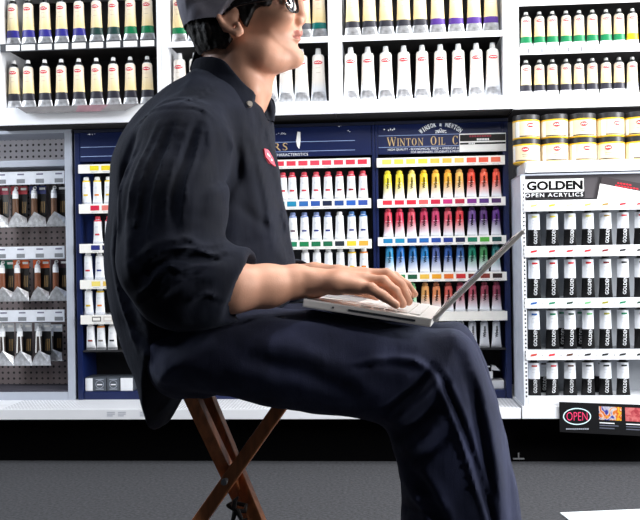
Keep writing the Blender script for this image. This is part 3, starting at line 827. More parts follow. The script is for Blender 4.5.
# shelves: (py top, py bottom) left rack measured at x=320, right rack at x=445
def shelf_row(t, x0, x1, ztop, zbot, cols, pxs, outline=False):
    ox, oy, oz = t.location
    m = MB(); m.box(x0 - ox, x1 - ox, -.012, DEP - .0125, ztop - oz - .004, ztop - oz, WHITE); sh = m.build('shelf', t)
    m = MB(); m.box(x0 - ox - .004, x1 - ox + .004, -.016, -.0122, zbot - oz, ztop - oz + .001, mat('strip_cream', srgb(240, 238, 232), .5, noise=.03), .001)
    hh = ztop - zbot
    for p, c in zip(pxs, cols):
        if c is None: continue
        x = p - ox
        m.rect(x - .0165, x + .0165, zbot - oz + hh * .32, zbot - oz + hh * .86, -.0166, mat('sw_%d_%d_%d' % c, srgb(*c), .5))
        if outline: m.rect(x - .0135, x + .0135, zbot - oz + hh * .42, zbot - oz + hh * .76, -.0170, mat('strip_cream', (0, 0, 0)))
        m.rect(x - .012, x + .012, zbot - oz + hh * .12, zbot - oz + hh * .17, -.0166, GREYW)
    m.build('price_strip', sh)
    return sh
ysh = YW - .014
def zz1(py, x=320): return WZ(x, py, ysh)
rows1 = [(159.2, 168.0), (199.6, 209.0), (240.2, 249.2), (277, 286), (313, 322)]
rows2 = [(157.0, 166.0), (198.2, 206.5), (236.6, 245.0), (272.9, 281.3), (312.0, 321.0)]
def mixc(a, b, t): return tuple(int(a[i] + (b[i] - a[i]) * t) for i in range(3))
def ramp(stops, n):
    out = []
    for i in range(n):
        t = i / (n - 1) * (len(stops) - 1); k = min(int(t), len(stops) - 2); out.append(mixc(stops[k], stops[k + 1], t - k))
    return out
pitch1 = (WX(363.3, 220, YW) - WX(292.5, 220, YW)) / 6
xm = [WX(363.3, 220, YW) - pitch1 * k for k in range(23, -1, -1)]
Rsw = [ramp([(236, 220, 20), (240, 190, 40), (240, 120, 50), (222, 40, 60), (214, 44, 70), (220, 70, 90), (206, 40, 64)], 24),
       [(206, 20, 60), (224, 120, 110), (206, 20, 60)] + ramp([(190, 30, 80), (110, 60, 150), (70, 60, 170)], 13) + [(30, 150, 180), (20, 130, 170), (40, 100, 170), (36, 80, 160), (14, 30, 60), (30, 70, 140), (34, 90, 180), (44, 76, 160)],
       [(30, 40, 120), (18, 22, 70)] + ramp([(20, 60, 140), (20, 110, 130), (10, 130, 90)], 15) + [(10, 124, 84), (8, 120, 70), (10, 110, 70), (16, 100, 66), (30, 40, 50), (226, 200, 50), (226, 170, 60)],
       [(236, 216, 110), (226, 190, 90)] + ramp([(226, 160, 70), (190, 90, 40), (120, 60, 40), (40, 60, 40)], 22),
       [(40, 30, 30), (206, 196, 190)] + ramp([(60, 40, 40), (20, 20, 20), (120, 120, 124)], 22)]
R1x0, R1x1 = WX(80.5, 240, ysh), WX(370.5, 240, ysh)
sh1 = []
for r, (a, b) in enumerate(rows1):
    za, zb_ = zz1(a), zz1(b); sh1.append(za)
    shelf_row(R1, R1x0, R1x1, za, zb_, Rsw[r], xm, r == 4)
pitch2 = (WX(496, 220, YW) - WX(387.6, 220, YW)) / 9
xn = [WX(387.6, 220, YW) + pitch2 * k for k in range(10)]
R2c = [[(248, 226, 96), (248, 224, 80), (248, 220, 84), (248, 214, 60), (246, 180, 70), (246, 170, 60), (246, 180, 90), (234, 84, 60), (236, 90, 64), (240, 110, 80)],
       [(218, 40, 60), (214, 30, 60), (206, 26, 52), (222, 90, 90), (198, 20, 60), (206, 40, 120), (176, 30, 60), (120, 40, 130), (80, 40, 120), (70, 30, 90)],
       [(20, 120, 170), (16, 130, 170), (20, 80, 150), (24, 100, 180), (30, 70, 160), (20, 50, 140), (14, 28, 70), (10, 120, 90), (80, 170, 60), (10, 70, 66)],
       [(150, 190, 80), (20, 130, 70), (20, 80, 50), (224, 180, 70), (230, 160, 30), (226, 110, 30), (200, 40, 40), (110, 40, 30), (130, 50, 40), (50, 30, 30)],
       [None] * 10]
R2x0, R2x1 = WX(379, 240, ysh), WX(505, 240, ysh)
sh2 = []
for r, (a, b) in enumerate(rows2):
    za, zb_ = WZ(442, a, ysh), WZ(442, b, ysh); sh2.append(za)
    shelf_row(R2, R2x0, R2x1, za, zb_, R2c[r], xn)
# tube standing heights: each row stands on the shelf below
yT = YW + .012
h_w = (sh1[0] - sh1[1]) * .70
# white tubes of the wide rack (cap hidden up under the strip)
def white_tube(capc, dashc):
    def make(t):
        c = mat('cap_%d_%d_%d' % capc, srgb(*capc), .45); d = mat('cap_%d_%d_%d' % dashc, srgb(*dashc), .45)
        w = .0285
        m = tube_body(w, h_w * .9, [(.1, SILVER), (.90, TUBEW), (.965, c), (1.1, TUBEW)], 1.3,
                      dash=[(-w * .3, w * .3, h_w * .31, h_w * .37, d), (-w * .22, w * .2, h_w * .62, h_w * .628, GREYW), (-w * .22, w * .16, h_w * .58, h_w * .588, GREYW)])
        smooth_angle(m.build('tube_body', t)); smooth_angle(cap_mb(w, h_w * .89, h_w * .11, c if capc[0] < 230 else WHITE2, .36, .33).build('cap', t))
    return make
REDC, NVY, YEL, ORG, GRN, WHT, BLK = (206, 50, 70), (40, 50, 130), (236, 200, 30), (240, 140, 40), (60, 140, 90), (236, 236, 236), (40, 40, 46)
z_row1 = [sh1[1], sh1[2], sh1[3], sh1[4]]
z_row1.append(WZ(100, 348.5, ysh) if False else sh1[4] - (sh1[3] - sh1[4]))
# lowest support for the last row of each rack
for R, x0, x1, zz in ((R1, R1x0, R1x1, z_row1[4]), (R2, R2x0, R2x1, sh2[4] - (sh2[3] - sh2[4]) * .94)):
    ox, oy, oz = R.location
    m = MB(); m.box(x0 - ox, x1 - ox, -.004, DEP - .0125, zz - oz - .006, zz - oz, mat('rack_dark', (0, 0, 0))); m.build('shelf', R)
z2_last = sh2[4] - (sh2[3] - sh2[4]) * .94
left = {0: [(86.3, YEL, YEL), (97.3, YEL, ORG), (108.5, YEL, YEL)], 1: [(97.8, REDC, REDC), (109, REDC, REDC)], 2: [(88.3, WHT, REDC), (99.6, WHT, NVY)],
        3: [(88.8, WHT, YEL), (100.2, YEL, ORG)], 4: [(91, WHT, (150, 60, 50)), (101.3, ORG, (130, 124, 120)), (112.5, WHT, BLK)]}
for r, lst in left.items():
    for k, (p, cc, dc) in enumerate(lst):
        paint_tube('W_%d_%d_%d_%d_%d_%d' % (cc + dc), white_tube(cc, dc), (WX(p, 180 + 40 * r, yT), yT, z_row1[r] + EPS),
                   f'white tube, {ORD[k]} from left on {ORD[r]} shelf left of the man\'s back', 'white tubes left of the man\'s back')
mid = {0: ([283.2, 292.3, 304.3, 316.3, 328, 339.5, 351.2, 363], [REDC] * 8, [REDC] * 5 + [(150, 30, 50)] * 2 + [(220, 110, 130)]),
       1: ([293, 304.5, 316.5, 328, 339.7, 351.7, 363.3], [(120, 140, 190)] * 4 + [WHT] + [(70, 120, 180)] * 2, [(90, 60, 80), NVY, NVY, NVY, WHT, NVY, NVY]),
       2: ([305.5, 317, 328.6, 340.4, 352.2, 364], [WHT, WHT, WHT, WHT, YEL, ORG], [GRN, GRN, GRN, GRN, YEL, ORG])}
for r, (ps, cc, dc) in mid.items():
    for k, p in enumerate(ps):
        paint_tube('W_%d_%d_%d_%d_%d_%d' % (cc[k] + dc[k]), white_tube(cc[k], dc[k]), (WX(p, 185 + 40 * r, yT), yT, z_row1[r] + EPS),
                   f'white tube, {ORD[k]} from left on {ORD[r]} shelf between chest and dividing post', 'white tubes right of the man\'s chest')
# coloured tubes
T2 = [[(250, 232, 40), (250, 226, 50), (248, 224, 110), (246, 206, 20), (246, 190, 60), (246, 180, 50), (246, 196, 100), (236, 80, 56), (238, 96, 66), (236, 84, 60)],
      [(222, 60, 84), (218, 36, 76), (214, 70, 90), (196, 40, 84), (208, 60, 110), (222, 80, 100), (224, 60, 70), (104, 70, 140), (84, 44, 110), (92, 40, 130)],
      [(30, 140, 190), (20, 110, 190), (20, 110, 180), (20, 130, 200), (90, 110, 180), (40, 90, 170), (60, 110, 180), (20, 140, 110), (70, 150, 90), (40, 130, 130)],
      [(90, 170, 100), (60, 130, 70), (120, 190, 130), (226, 160, 90), (226, 140, 90), (206, 90, 80), (186, 80, 100), (170, 70, 90), (150, 60, 80), (140, 56, 80)],
      [(206, 210, 216)] * 10]
N2 = [['lemon', 'yellow', 'pale yellow', 'golden', 'orange yellow', 'deep yellow', 'peach yellow', 'orange red', 'light orange red', 'scarlet'],
      ['rose', 'crimson', 'soft red', 'deep rose', 'pink', 'coral', 'red', 'lilac', 'dark purple', 'purple'],
      ['sky blue', 'blue', 'mid blue', 'bright blue', 'lavender blue', 'dark blue', 'steel blue', 'sea green', 'leaf green', 'teal'],
      ['pale green', 'leaf green', 'mint green', 'ochre', 'orange', 'brick', 'dusty rose', 'wine red', 'maroon', 'dark maroon'], ['silver grey'] * 10]
def winton_tube(col, white=False):
    def make(t):
        w = .0275; hw = h_w
        top = srgb(*col); c = mat('wcap_%d_%d_%d' % col, top, .4)
        body = fade_mat('wbody_%d_%d_%d' % col, top, srgb(230, 232, 238), .10, .56)
        bmx = text_bm('Winton', 1.0, .035)
        xs = [v.co.x for v in bmx.verts]; ys = [v.co.y for v in bmx.verts]
        for v in bmx.verts:
            u = (v.co.x - min(xs)) / (max(xs) - min(xs)); q = (v.co.y - min(ys)) / (max(ys) - min(ys))
            v.co = Vector((w * .16 - q * w * .36, 0, hw * (.36 + .40 * u)))
        m = tube_body(w, hw * .93, [(.06, SILVER), (.99, body), (1.1, c)], 1.32, dash=[(-w * .36, w * .36, hw * .56, hw * .572, WHITE2)], extra=[(bmx, BLACK)])
        smooth_angle(m.build('tube_body', t)); smooth_angle(cap_mb(w, hw * .92, hw * .08, c, .38, .36).build('cap', t))
    return make
z_row2 = [sh2[1], sh2[2], sh2[3], sh2[4], z2_last]
px2 = [[387.6, 399.5, 411.7, 423.7, 435.6, 447.8, 459.3, 471.2, 483.9, 496.3], [388.2, 399.6, 411.5, 424, 435.6, 448, 459.5, 472, 483.6, 496],
       [389.5, 400.5, 412.8, 424.8, 436, 448.2, 460.2, 472.2, 483.6, 495.8], [400.8, 412.5, 425.3, 436.5, 448.5, 460.3, 472.6, 484.6, 496.6], [460.6, 472.4, 484.4, 496.4]]
for r in range(5):
    k0 = 10 - len(px2[r])
    for k, p in enumerate(px2[r]):
        c = T2[r][k + k0]; nm = N2[r][k + k0]
        if r == 4:
            lab = f'silver grey tube with black lettering, {ORD[len(px2[r]) - 1 - k]} from right on lowest rainbow rack shelf'
        elif r == 3:
            lab = f'{nm} paint tube, {ORD[len(px2[r]) - 1 - k]} from right on fourth shelf behind laptop screen'
        else:
            lab = f'{nm} paint tube fading to white, {ORD[k]} from left on {ORD[r]} rainbow shelf'
        paint_tube('N_%d_%d_%d' % c, winton_tube(c), (WX(p, 180 + 40 * r, yT), yT, z_row2[r] + EPS), lab, f'coloured tubes on the {ORD[r]} shelf of the right blue rack', rotz=random.uniform(-.1, .1))

# boxes in the bottom of the racks
zf = wz0 + .0306
BXG = mat('box_dark_print', srgb(70, 76, 84), .5); BXW = mat('box_white', srgb(222, 224, 228), .55); BXR = mat('box_red', srgb(190, 44, 50), .5)
def small_box(x0, x1, y0, d, h, front, rest, label, motif=False, z=zf, rz=0, group='boxes in the bottom of the racks'):
    t = thing('paint_box', label, 'box', ((x0 + x1) / 2, y0 + d / 2, z), rz, group); w = (x1 - x0) / 2
    m = MB(); m.box(-w, w, -d / 2, d / 2, 0, h * .98, rest, .0015); m.build('carton', t)
    m = MB(); m.box(-w + .001, w - .001, -d / 2 - .0006, -d / 2 + .0002, .001, h * .96, front)
    if motif:
        oval(m, 0, h * .5, w * .62, h * .3, -d / 2 - .0010, GREYW, 20, .0016); m.rect(-w * .6, w * .6, h * .12, h * .17, -d / 2 - .0010, GREYW)
        m.rect(-w * .6, w * .6, h * .84, h * .88, -d / 2 - .0010, GREYW); m.rect(-w * .4, w * .4, h * .44, h * .52, -d / 2 - .0010, TEXTW)
    m.build('front_label', t)
    m = MB(); m.box(-w, w, -d / 2, d / 2, h * .98 + .0002, h, rest); m.build('flap', t)
    return t
yb = YW + .012
hb = WZ(100, 374.5, yb) - WZ(100, 388, yb)
small_box(WX(85.2, 380, yb), WX(92.9, 380, yb), yb, .09, hb, BXW, BXG, 'white fronted box at the left end of the blue rack bottom')
small_box(WX(93, 380, yb), WX(106.3, 380, yb), yb, .09, hb, BXG, BXG, 'dark box with oval print beside the leftmost white box', True)
small_box(WX(107, 380, yb), WX(119.6, 380, yb), yb, .09, hb, BXG, BXG, 'dark oval printed box between another dark box and the shirt tail', True)
small_box(WX(120.3, 380, yb), WX(133, 380, yb), yb, .09, hb, BXW, BXG, 'pale box partly hidden by the hanging shirt tail')
yb2 = YW + .03
hb2 = WZ(497, 376.2, yb2) - WZ(497, 384.2, yb2)
x_a, x_b = WX(466, 380, yb2), WX(491.5, 380, yb2)
small_box(x_a, x_b, yb2, .07, hb2 + .006, BXR, BXW, 'red and white box beside the knee at the rack bottom', group='boxes beside the knee')
small_box(WX(492.3, 380, yb2), WX(504, 380, yb2), yb2, .07, hb2, BXW, BXW, 'small white box right of the red box, rack bottom', group='boxes beside the knee')
small_box(x_a, WX(493, 372, yb2), yb2 + .004, .06, hb2 * .9, BXW, BXW, 'white box stacked on the red box beside the knee', z=zf + hb2 + .0065, group='boxes beside the knee')
t = thing('open_carton', 'torn dark carton with raised white flap atop the knee-side boxes', 'box', (WX(488, 365, yb2), yb2 + .03, zf + hb2 * 1.9 + .0068), 0, 'boxes beside the knee')
m = MB(); m.box(-.07, .012, -.025, .025, 0, .022, BLACK, .001); m.build('carton', t)
m = MB(); m.add([(.0125, -.02, .004), (.045, -.024, .002), (.030, -.022, .017), (.015, -.02, .021), (.0125, .02, .004), (.045, .02, .002), (.030, .02, .017), (.015, .02, .021)],
                [(0, 1, 2, 3), (7, 6, 5, 4), (0, 4, 5, 1), (1, 5, 6, 2), (2, 6, 7, 3), (3, 7, 4, 0)], BXW); m.build('flap', t)
m = MB(); m.box(-.07, .008, -.026, -.0252, .015, .020, BXW); m.build('edge_strip', t)

# ------------------------------------------------------------------ pegboard bay at left
PEG_LIT = dots_mat('pegboard_lit', srgb(206, 202, 206), srgb(60, 56, 60), .0228, .0228, .0046, (0, 2), .7)  # one board in two tones: the lit upper stretch is painted paler
PEG_SHADED = dots_mat('pegboard', srgb(124, 112, 112), srgb(34, 32, 34), .0228, .0228, .0046, (0, 2), .7)  # lower stretch painted darker for the shade on it
YF = .20
x0p, x1p = WX(-90, 260, YF), WX(73.3, 260, YF)
zp0, zp1 = z_deck, WZ(40, 130.0, YF)
t = thing('pegboard_bay', 'grey pegboard bay with hanging paint packs at far left', 'display board', (x1p, YF, zp0))
ox, oy, oz = t.location
upw = WX(73.3, 260, YF) - WX(66, 260, YF)
m = MB(); m.box(-upw, -.0005, 0, .22, 0, zp1 - oz, GREYW, .002); m.build('upright', t)
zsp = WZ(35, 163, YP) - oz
m = MB(); m.box(x0p - ox, -upw - .0005, YP - YF, YP - YF + .008, 0, zsp, PEG_SHADED); m.build('peg_panel', t)
m = MB(); m.box(x0p - ox, -upw - .0005, YP - YF, YP - YF + .008, zsp + .0003, zp1 - oz, PEG_LIT); m.build('peg_panel', t)
m = MB(); m.box(x0p - ox, -upw - .0005, .0, .16, zp1 - oz - .012, zp1 - oz, GREYW, .002); m.build('top_rail', t)
za, zb_ = WZ(35, 160, YF + .03), WZ(35, 166.5, YF + .03)
m = MB(); m.box(x0p - ox, -upw - .0005, .03, .165, zb_ - oz, za - oz, GREYW, .002); m.build('cross_shelf', t)
za = WZ(35, 392, YF) - oz
m = MB(); m.box(x0p - ox, -upw - .0005, 0, .165, 0, za, GREYW, .002); m.build('plinth', t)
m = MB(); m.box(x0p - ox, -upw - .0005, .002, .164, za + .0003, za + .006, mat('bay_floor', srgb(52, 50, 60), .8)); m.build('bottom_shelf', t)
CLEAR = mat('clear_plastic', (.9, .92, .95), .12, trans=1.0, spec=.5)
BROWN = mat('brown_label', srgb(120, 84, 58), .45, noise=.2); FOIL = SILVER
yL = YF + .055
def peg_rail(pa, pb, pxs, label, hookc):
    za, zb_ = WZ(30, pa, yL), WZ(30, pb, yL)
    xa, xb = WX(-40, pa, yL), WX(64.5, pa, yL)
    t = thing('label_rail', label, 'rail', (xb, yL, zb_), 0, 'white label rails on the pegboard')
    H = za - zb_
    m = MB(); m.box(xa - xb, 0, -.003, .001, 0, H, mat('rail_white', srgb(214, 218, 226), .45), .0008)
    for p in pxs:
        x = WX(p, pa, yL) - xb
        m.rect(x - .013, x + .013, H * .72, H * .84, -.0036, mat('tag_print', srgb(110, 108, 130), .6))
        m.rect(x - .016, x + .016, H * .10, H * .42, -.0036, mat('tag_grey', srgb(120, 124, 130), .5))
    m.build('label_strip', t)
    for p in pxs:
        x = WX(p, pa, yL) - xb
        m = MB(); m.tube([(x, .0015, H * .25), (x, .05, H * .2), (x, YP - yL - .0005, H * .2)], .0022, GREYM, 8); m.build('hook', t)
    return zb_ + H * .2
def pack(p, ztop, zbot, card, body, label, group, light=False, y=yL + .035, zh=None):
    h = ztop - zbot; w = .064
    t = thing('paint_pack', label, 'paint pack', (WX(p, 250, y), y, zbot), random.uniform(-.06, .06), group)
    cm = mat('packcard_%d_%d_%d' % card, srgb(*card), .45); bm_ = mat('packtube_%d_%d_%d' % body, srgb(*body), .45, noise=.2)
    m = MB(); m.box(-w * .5, w * .5, .0, .0016, h * .24, h * .80, BLACKG)
    m.box(-w * .5, w * .5, .0, .0016, h * .802, h * 1.0, cm)
    for k in range(3):
        x = w * (.16 + .1 * k); m.add([(x, -.0006, h * .34), (x + .002, -.0006, h * .34), (x + .004, -.0006, h * .62), (x + .002, -.0006, h * .62)], [(0, 1, 2, 3)], mat('card_gold', srgb(150, 118, 70), .5))
    m.rect(w * .1, w * .45, h * .90, h * .955, -.0006, WHITE2)
    m.build('backing_card', t)
    # bare tube hung crimp down in front of the card
    bw = w * .34; x = -w * .16
    q = tube_body(bw, h * .86, [(.24, FOIL), (.80, bm_), (1.1, TUBEW)], 1.25, n=18)
    q.v = [(a + x, b - bw * .5, c) for a, b, c in q.v]; smooth_angle(q.build('tube', t))
    m = MB(); m.lathe([(bw * .44, h * .80), (bw * .48, h * .82), (bw * .42, h * .87), (bw * .3, h * .89)], mat('cap_pale', srgb(206, 210, 214), .35), 14, (x, -bw * .5, 0)); smooth_angle(m.build('cap', t))
    m = MB()    # hang hole ring
    for i in range(14):
        a, b = 6.2832 * i / 14, 6.2832 * (i + 1) / 14; r0, r1 = .0035, .0075; cz = h * .945
        m.quad((x + r1 * math.cos(a), -.0012, cz + r1 * math.sin(a)), (x + r1 * math.cos(b), -.0012, cz + r1 * math.sin(b)), (x + r0 * math.cos(b), -.0012, cz + r0 * math.sin(b)), (x + r0 * math.cos(a), -.0012, cz + r0 * math.sin(a)), WHITE2)
    m.build('hang_ring', t)
    m = MB()    # foil foot of the pack
    m.add([(-w * .62, -.020, 0), (w * .62, -.020, 0), (w * .46, -.004, h * .22), (0 + x * .4, -.026, h * .36), (-w * .52, -.004, h * .20), (-w * .62, .0, 0), (w * .62, .0, 0)],
          [(0, 1, 3), (1, 2, 3), (0, 3, 4), (0, 5, 6, 1)], FOIL); m.build('foil_foot', t)
    if light:
        m = MB()
        for s in (-1, 1): m.tube([(x + s * .006, -bw * .9, h * .78), (x + s * .009, -bw * .92, h * .3)], .0022, WHITE2, 6)
        m.build('white_rod', t)
    return t
rowsP = [((171.5, 184.5), 187, 227, [1.5, 20, 38.7, 58.3], [(150, 30, 60), (170, 40, 50), (40, 50, 110), (24, 24, 30)], (104, 72, 50), ['crimson', 'red', 'blue', 'black'], False),
         ((246.5, 259), 261, 301, [5.5, 20.8, 41, 59], [(10, 110, 90), (226, 96, 20), (226, 90, 20), (70, 40, 50)], (122, 70, 44), ['green', 'orange', 'bright orange', 'brown'], False),
         ((310, 322), 324, 365, [5, 22.5, 41.5], [(206, 210, 216)] * 3, (60, 50, 46), ['white'] * 3, True)]
for r, ((pa, pb), pt, pbm, pxs, cards, body, nm, light) in enumerate(rowsP):
    hookpx = [2, 21, 40, 59] if r != 2 else [4, 22.5, 41, 59]
    peg_rail(pa, pb, hookpx, f'{["top", "middle", "bottom"][r]} white label rail on the left pegboard', None)
    y = yL + .035
    for i, p in enumerate(pxs):
        lab = f'hanging paint pack with {nm[i]} card top, {ORD[i]} from left, {["top", "middle", "bottom"][r]} pegboard row'
        pack(p, WZ(30, pt, y) + .004, WZ(30, pbm, y), cards[i], body, lab, 'paint packs hanging on the pegboard', light)
pack(53, WZ(30, 325, yL + .06), WZ(30, 361, yL + .06), (206, 210, 216), (60, 50, 46), 'rear white-topped paint pack peeking out at right of the bottom pegboard row', 'paint packs hanging on the pegboard', True, yL + .075)
# ------------------------------------------------------------------ signed-distance sculpting
PSI = math.radians(-5.0)
r0 = ray(300, 260); P0 = CAM_LOC + r0 * 1.52
PO = Vector((P0.x, P0.y, 0.0))
PM = Matrix.Translation(PO) @ Matrix.Rotation(PSI, 4, 'Z')
PMI = PM.inverted()
XL, YL_ = Vector((math.cos(PSI), math.sin(PSI), 0)), Vector((-math.sin(PSI), math.cos(PSI), 0))
def L(px, py, yl=0.0):
    """place in the photograph -> point of the man's own frame, on his plane y = yl"""
    r = ray(px, py); n = YL_
    t = ((PO + n * yl) - CAM_LOC).dot(n) / r.dot(n)
    q = PMI @ (CAM_LOC + r * t)
    return np.array((q.x, yl, q.z))
def L2(pts, yl=0.0): return np.array([L(a, b, yl)[[0, 2]] for a, b in pts])
def spline(pts, sub=4, closed=True):
    P = np.asarray(pts, float); n = len(P); out = []
    for i in range(n if closed else n - 1):
        p0, p1, p2, p3 = (P[(i - 1) % n], P[i], P[(i + 1) % n], P[(i + 2) % n]) if closed else (P[max(i - 1, 0)], P[i], P[i + 1], P[min(i + 2, n - 1)])
        for k in range(sub):
            t = k / sub
            out.append(.5 * ((2 * p1) + (-p0 + p2) * t + (2 * p0 - 5 * p1 + 4 * p2 - p3) * t * t + (-p0 + 3 * p1 - 3 * p2 + p3) * t ** 3))
    if not closed: out.append(P[-1])
    return np.array(out)
def sd_poly(X, Z, P):
    d = np.full(X.shape, 1e9, np.float32); s = np.ones(X.shape, np.float32)
    n = len(P)
    for i in range(n):
        a, b = P[i], P[i - 1]
        ex, ez = b - a; wx, wz = X - a[0], Z - a[1]
        t = np.clip((wx * ex + wz * ez) / (ex * ex + ez * ez + 1e-12), 0, 1)
        d = np.minimum(d, (wx - ex * t) ** 2 + (wz - ez * t) ** 2)
        c1 = Z >= a[1]; c2 = Z < b[1]; c3 = ex * wz > ez * wx
        flip = (c1 & c2 & c3) | (~c1 & ~c2 & ~c3)
        s = np.where(flip, -s, s)
    return s * np.sqrt(d)
def sd_line(X, Z, P):
    d = np.full(X.shape, 1e9, np.float32)
    for a, b in zip(P[:-1], P[1:]):
        ex, ez = b - a; wx, wz = X - a[0], Z - a[1]
        t = np.clip((wx * ex + wz * ez) / (ex * ex + ez * ez + 1e-12), 0, 1)
        d = np.minimum(d, (wx - ex * t) ** 2 + (wz - ez * t) ** 2)
    return np.sqrt(d)

class Field:
    def __init__(self, xs, ys, zs):
        self.xs, self.ys, self.zs = [np.asarray(a, np.float32) for a in (xs, ys, zs)]
        self.f = np.full((len(xs), len(ys), len(zs)), .5, np.float32)
    def sl(self, lo, hi):
        out = []
        for a, l, h in zip((self.xs, self.ys, self.zs), lo, hi):
            out.append(slice(max(0, int(np.searchsorted(a, l)) - 1), min(len(a), int(np.searchsorted(a, h)) + 1)))
        return tuple(out)
    def grid(self, s):
        return self.xs[s[0]][:, None, None], self.ys[s[1]][None, :, None], self.zs[s[2]][None, None, :]
    def put(self, s, d, k, op):
        a = self.f[s]
        if op == 'add':
            if k > 0:
                h = np.clip(.5 + .5 * (a - d) / k, 0, 1); self.f[s] = a + (d - a) * h - k * h * (1 - h)
            else: self.f[s] = np.minimum(a, d)
        elif op == 'sub':
            if k > 0:
                h = np.clip(.5 - .5 * (a + d) / k, 0, 1); self.f[s] = a + (-d - a) * h + k * h * (1 - h)
            else: self.f[s] = np.maximum(a, -d)
        elif op == 'and': self.f[s] = np.maximum(a, d)
    def caps(self, pts, rs, k=.01, op='add', ysc=1.0):
        """tapered chain; ysc > 1 widens it across the body"""
        for i in range(len(pts) - 1):
            a, b = np.asarray(pts[i], float), np.asarray(pts[i + 1], float); ra, rb = rs[i], rs[i + 1]
            m = (max(ra, rb)) * max(1, ysc) + k + .012
            s = self.sl(np.minimum(a, b) - m, np.maximum(a, b) + m)
            X, Y, Z = self.grid(s)
            if X.size == 0 or Y.size == 0 or Z.size == 0: continue
            ab = b - a; ab[1] /= ysc; q = float(ab.dot(ab)) + 1e-12
            x, y, z = X - a[0], (Y - a[1]) / ysc, Z - a[2]
            t = np.clip((x * ab[0] + y * ab[1] + z * ab[2]) / q, 0, 1)
            d = np.sqrt((x - t * ab[0]) ** 2 + (y - t * ab[1]) ** 2 + (z - t * ab[2]) ** 2) - (ra + (rb - ra) * t)
            self.put(s, d.astype(np.float32), k, op)
        return self
    def ell(self, c, r, k=.01, op='add', R=None):
        c = np.asarray(c, float); r = np.asarray(r, float); m = r.max() + k + .012
        s = self.sl(c - m, c + m); X, Y, Z = self.grid(s)
        x, y, z = X - c[0], Y - c[1], Z - c[2]
        if R is not None:
            x, y, z = (R[0][0] * x + R[0][1] * y + R[0][2] * z, R[1][0] * x + R[1][1] * y + R[1][2] * z, R[2][0] * x + R[2][1] * y + R[2][2] * z)
        k0 = np.sqrt((x / r[0]) ** 2 + (y / r[1]) ** 2 + (z / r[2]) ** 2)
        k1 = np.sqrt((x / r[0] ** 2) ** 2 + (y / r[1] ** 2) ** 2 + (z / r[2] ** 2) ** 2) + 1e-9
        self.put(s, (k0 * (k0 - 1) / k1).astype(np.float32), k, op); return self
    def infl(self, P, yc, Wd, R, k=.01, op='add', off=0.0):
        """silhouette P (x,z) swelled to half width Wd about the plane y = yc; Wd may be f(x, z)"""
        lo, hi = P.min(0), P.max(0); wmax = .26
        s = self.sl((lo[0] - .03 - off, yc - wmax, lo[1] - .03 - off), (hi[0] + .03 + off, yc + wmax, hi[1] + .03 + off))
        X, Y, Z = self.grid(s)
        x2, z2 = np.broadcast_arrays(X[:, 0, :], Z[:, 0, :])
        sd = sd_poly(x2, z2, P) - off
        w = Wd(x2, z2) if callable(Wd) else Wd
        ratio = R / w
        ratio = ratio[:, None, :] if isinstance(ratio, np.ndarray) else ratio
        d = np.sqrt(np.maximum(sd + R, 0)[:, None, :] ** 2 + ((Y - yc) * ratio) ** 2) - R
        d = d / np.maximum(ratio, 1.0)
        self.put(s, d.astype(np.float32), k, op); return self
    def prism(self, P, y0, y1, op='and', k=0):
        lo, hi = P.min(0), P.max(0)
        s = tuple(slice(0, n) for n in self.f.shape) if op == 'and' else self.sl((lo[0] - .03, y0 - .03, lo[1] - .03), (hi[0] + .03, y1 + .03, hi[1] + .03))
        X, Y, Z = self.grid(s)
        x2, z2 = np.broadcast_arrays(X[:, 0, :], Z[:, 0, :])
        d = np.maximum(sd_poly(x2, z2, P)[:, None, :], np.maximum(y0 - Y, Y - y1))
        self.put(s, d.astype(np.float32), k, op); return self
    def emboss(self, strokes, ysign=-1, y0=0.0):
        """folds drawn on the side view: (points, width, height). Positive height = ridge"""
        X, Z = np.meshgrid(self.xs, self.zs, indexing='ij')
        H = np.zeros(X.shape, np.float32)
        for P, wd, h in strokes:
            E = np.zeros(X.shape, np.float32); n = len(P) - 1
            for i in range(n):                    # folds die out towards both ends
                t = (i + .5) / n
                E = np.maximum(E, min(1.0, 4.5 * t * (1 - t) + .12) * np.exp(-(sd_line(X, Z, P[i:i + 2]) / wd) ** 2))
            H += h * E
        side = self.ys[None, :, None]
        wy = np.clip(.5 + ysign * (side - y0) / .06, 0, 1)
        self.f -= H[:, None, :] * wy; return self
    def noise(self, amp, scale, seed=0, stretch=(1, 1, 1)):
        rs = np.random.RandomState(seed); g = rs.rand(24, 24, 24).astype(np.float32) * 2 - 1
        def lut(a, st):
            u = a * scale * st + 300.0; i = np.floor(u).astype(int); t = u - i; t = t * t * (3 - 2 * t); return i % 24, (i + 1) % 24, t.astype(np.float32)
        xi, xj, xt = lut(self.xs, stretch[0]); yi, yj, yt_ = lut(self.ys, stretch[1]); zi, zj, zt_ = lut(self.zs, stretch[2])
        def pick(a, b, c): return g[np.ix_(a, b, c)]
        xt = xt[:, None, None]; yt_ = yt_[None, :, None]; zt_ = zt_[None, None, :]
        n = ((pick(xi, yi, zi) * (1 - xt) + pick(xj, yi, zi) * xt) * (1 - yt_) + (pick(xi, yj, zi) * (1 - xt) + pick(xj, yj, zi) * xt) * yt_) * (1 - zt_) \
            + ((pick(xi, yi, zj) * (1 - xt) + pick(xj, yi, zj) * xt) * (1 - yt_) + (pick(xi, yj, zj) * (1 - xt) + pick(xj, yj, zj) * xt) * yt_) * zt_
        self.f += amp * n; return self
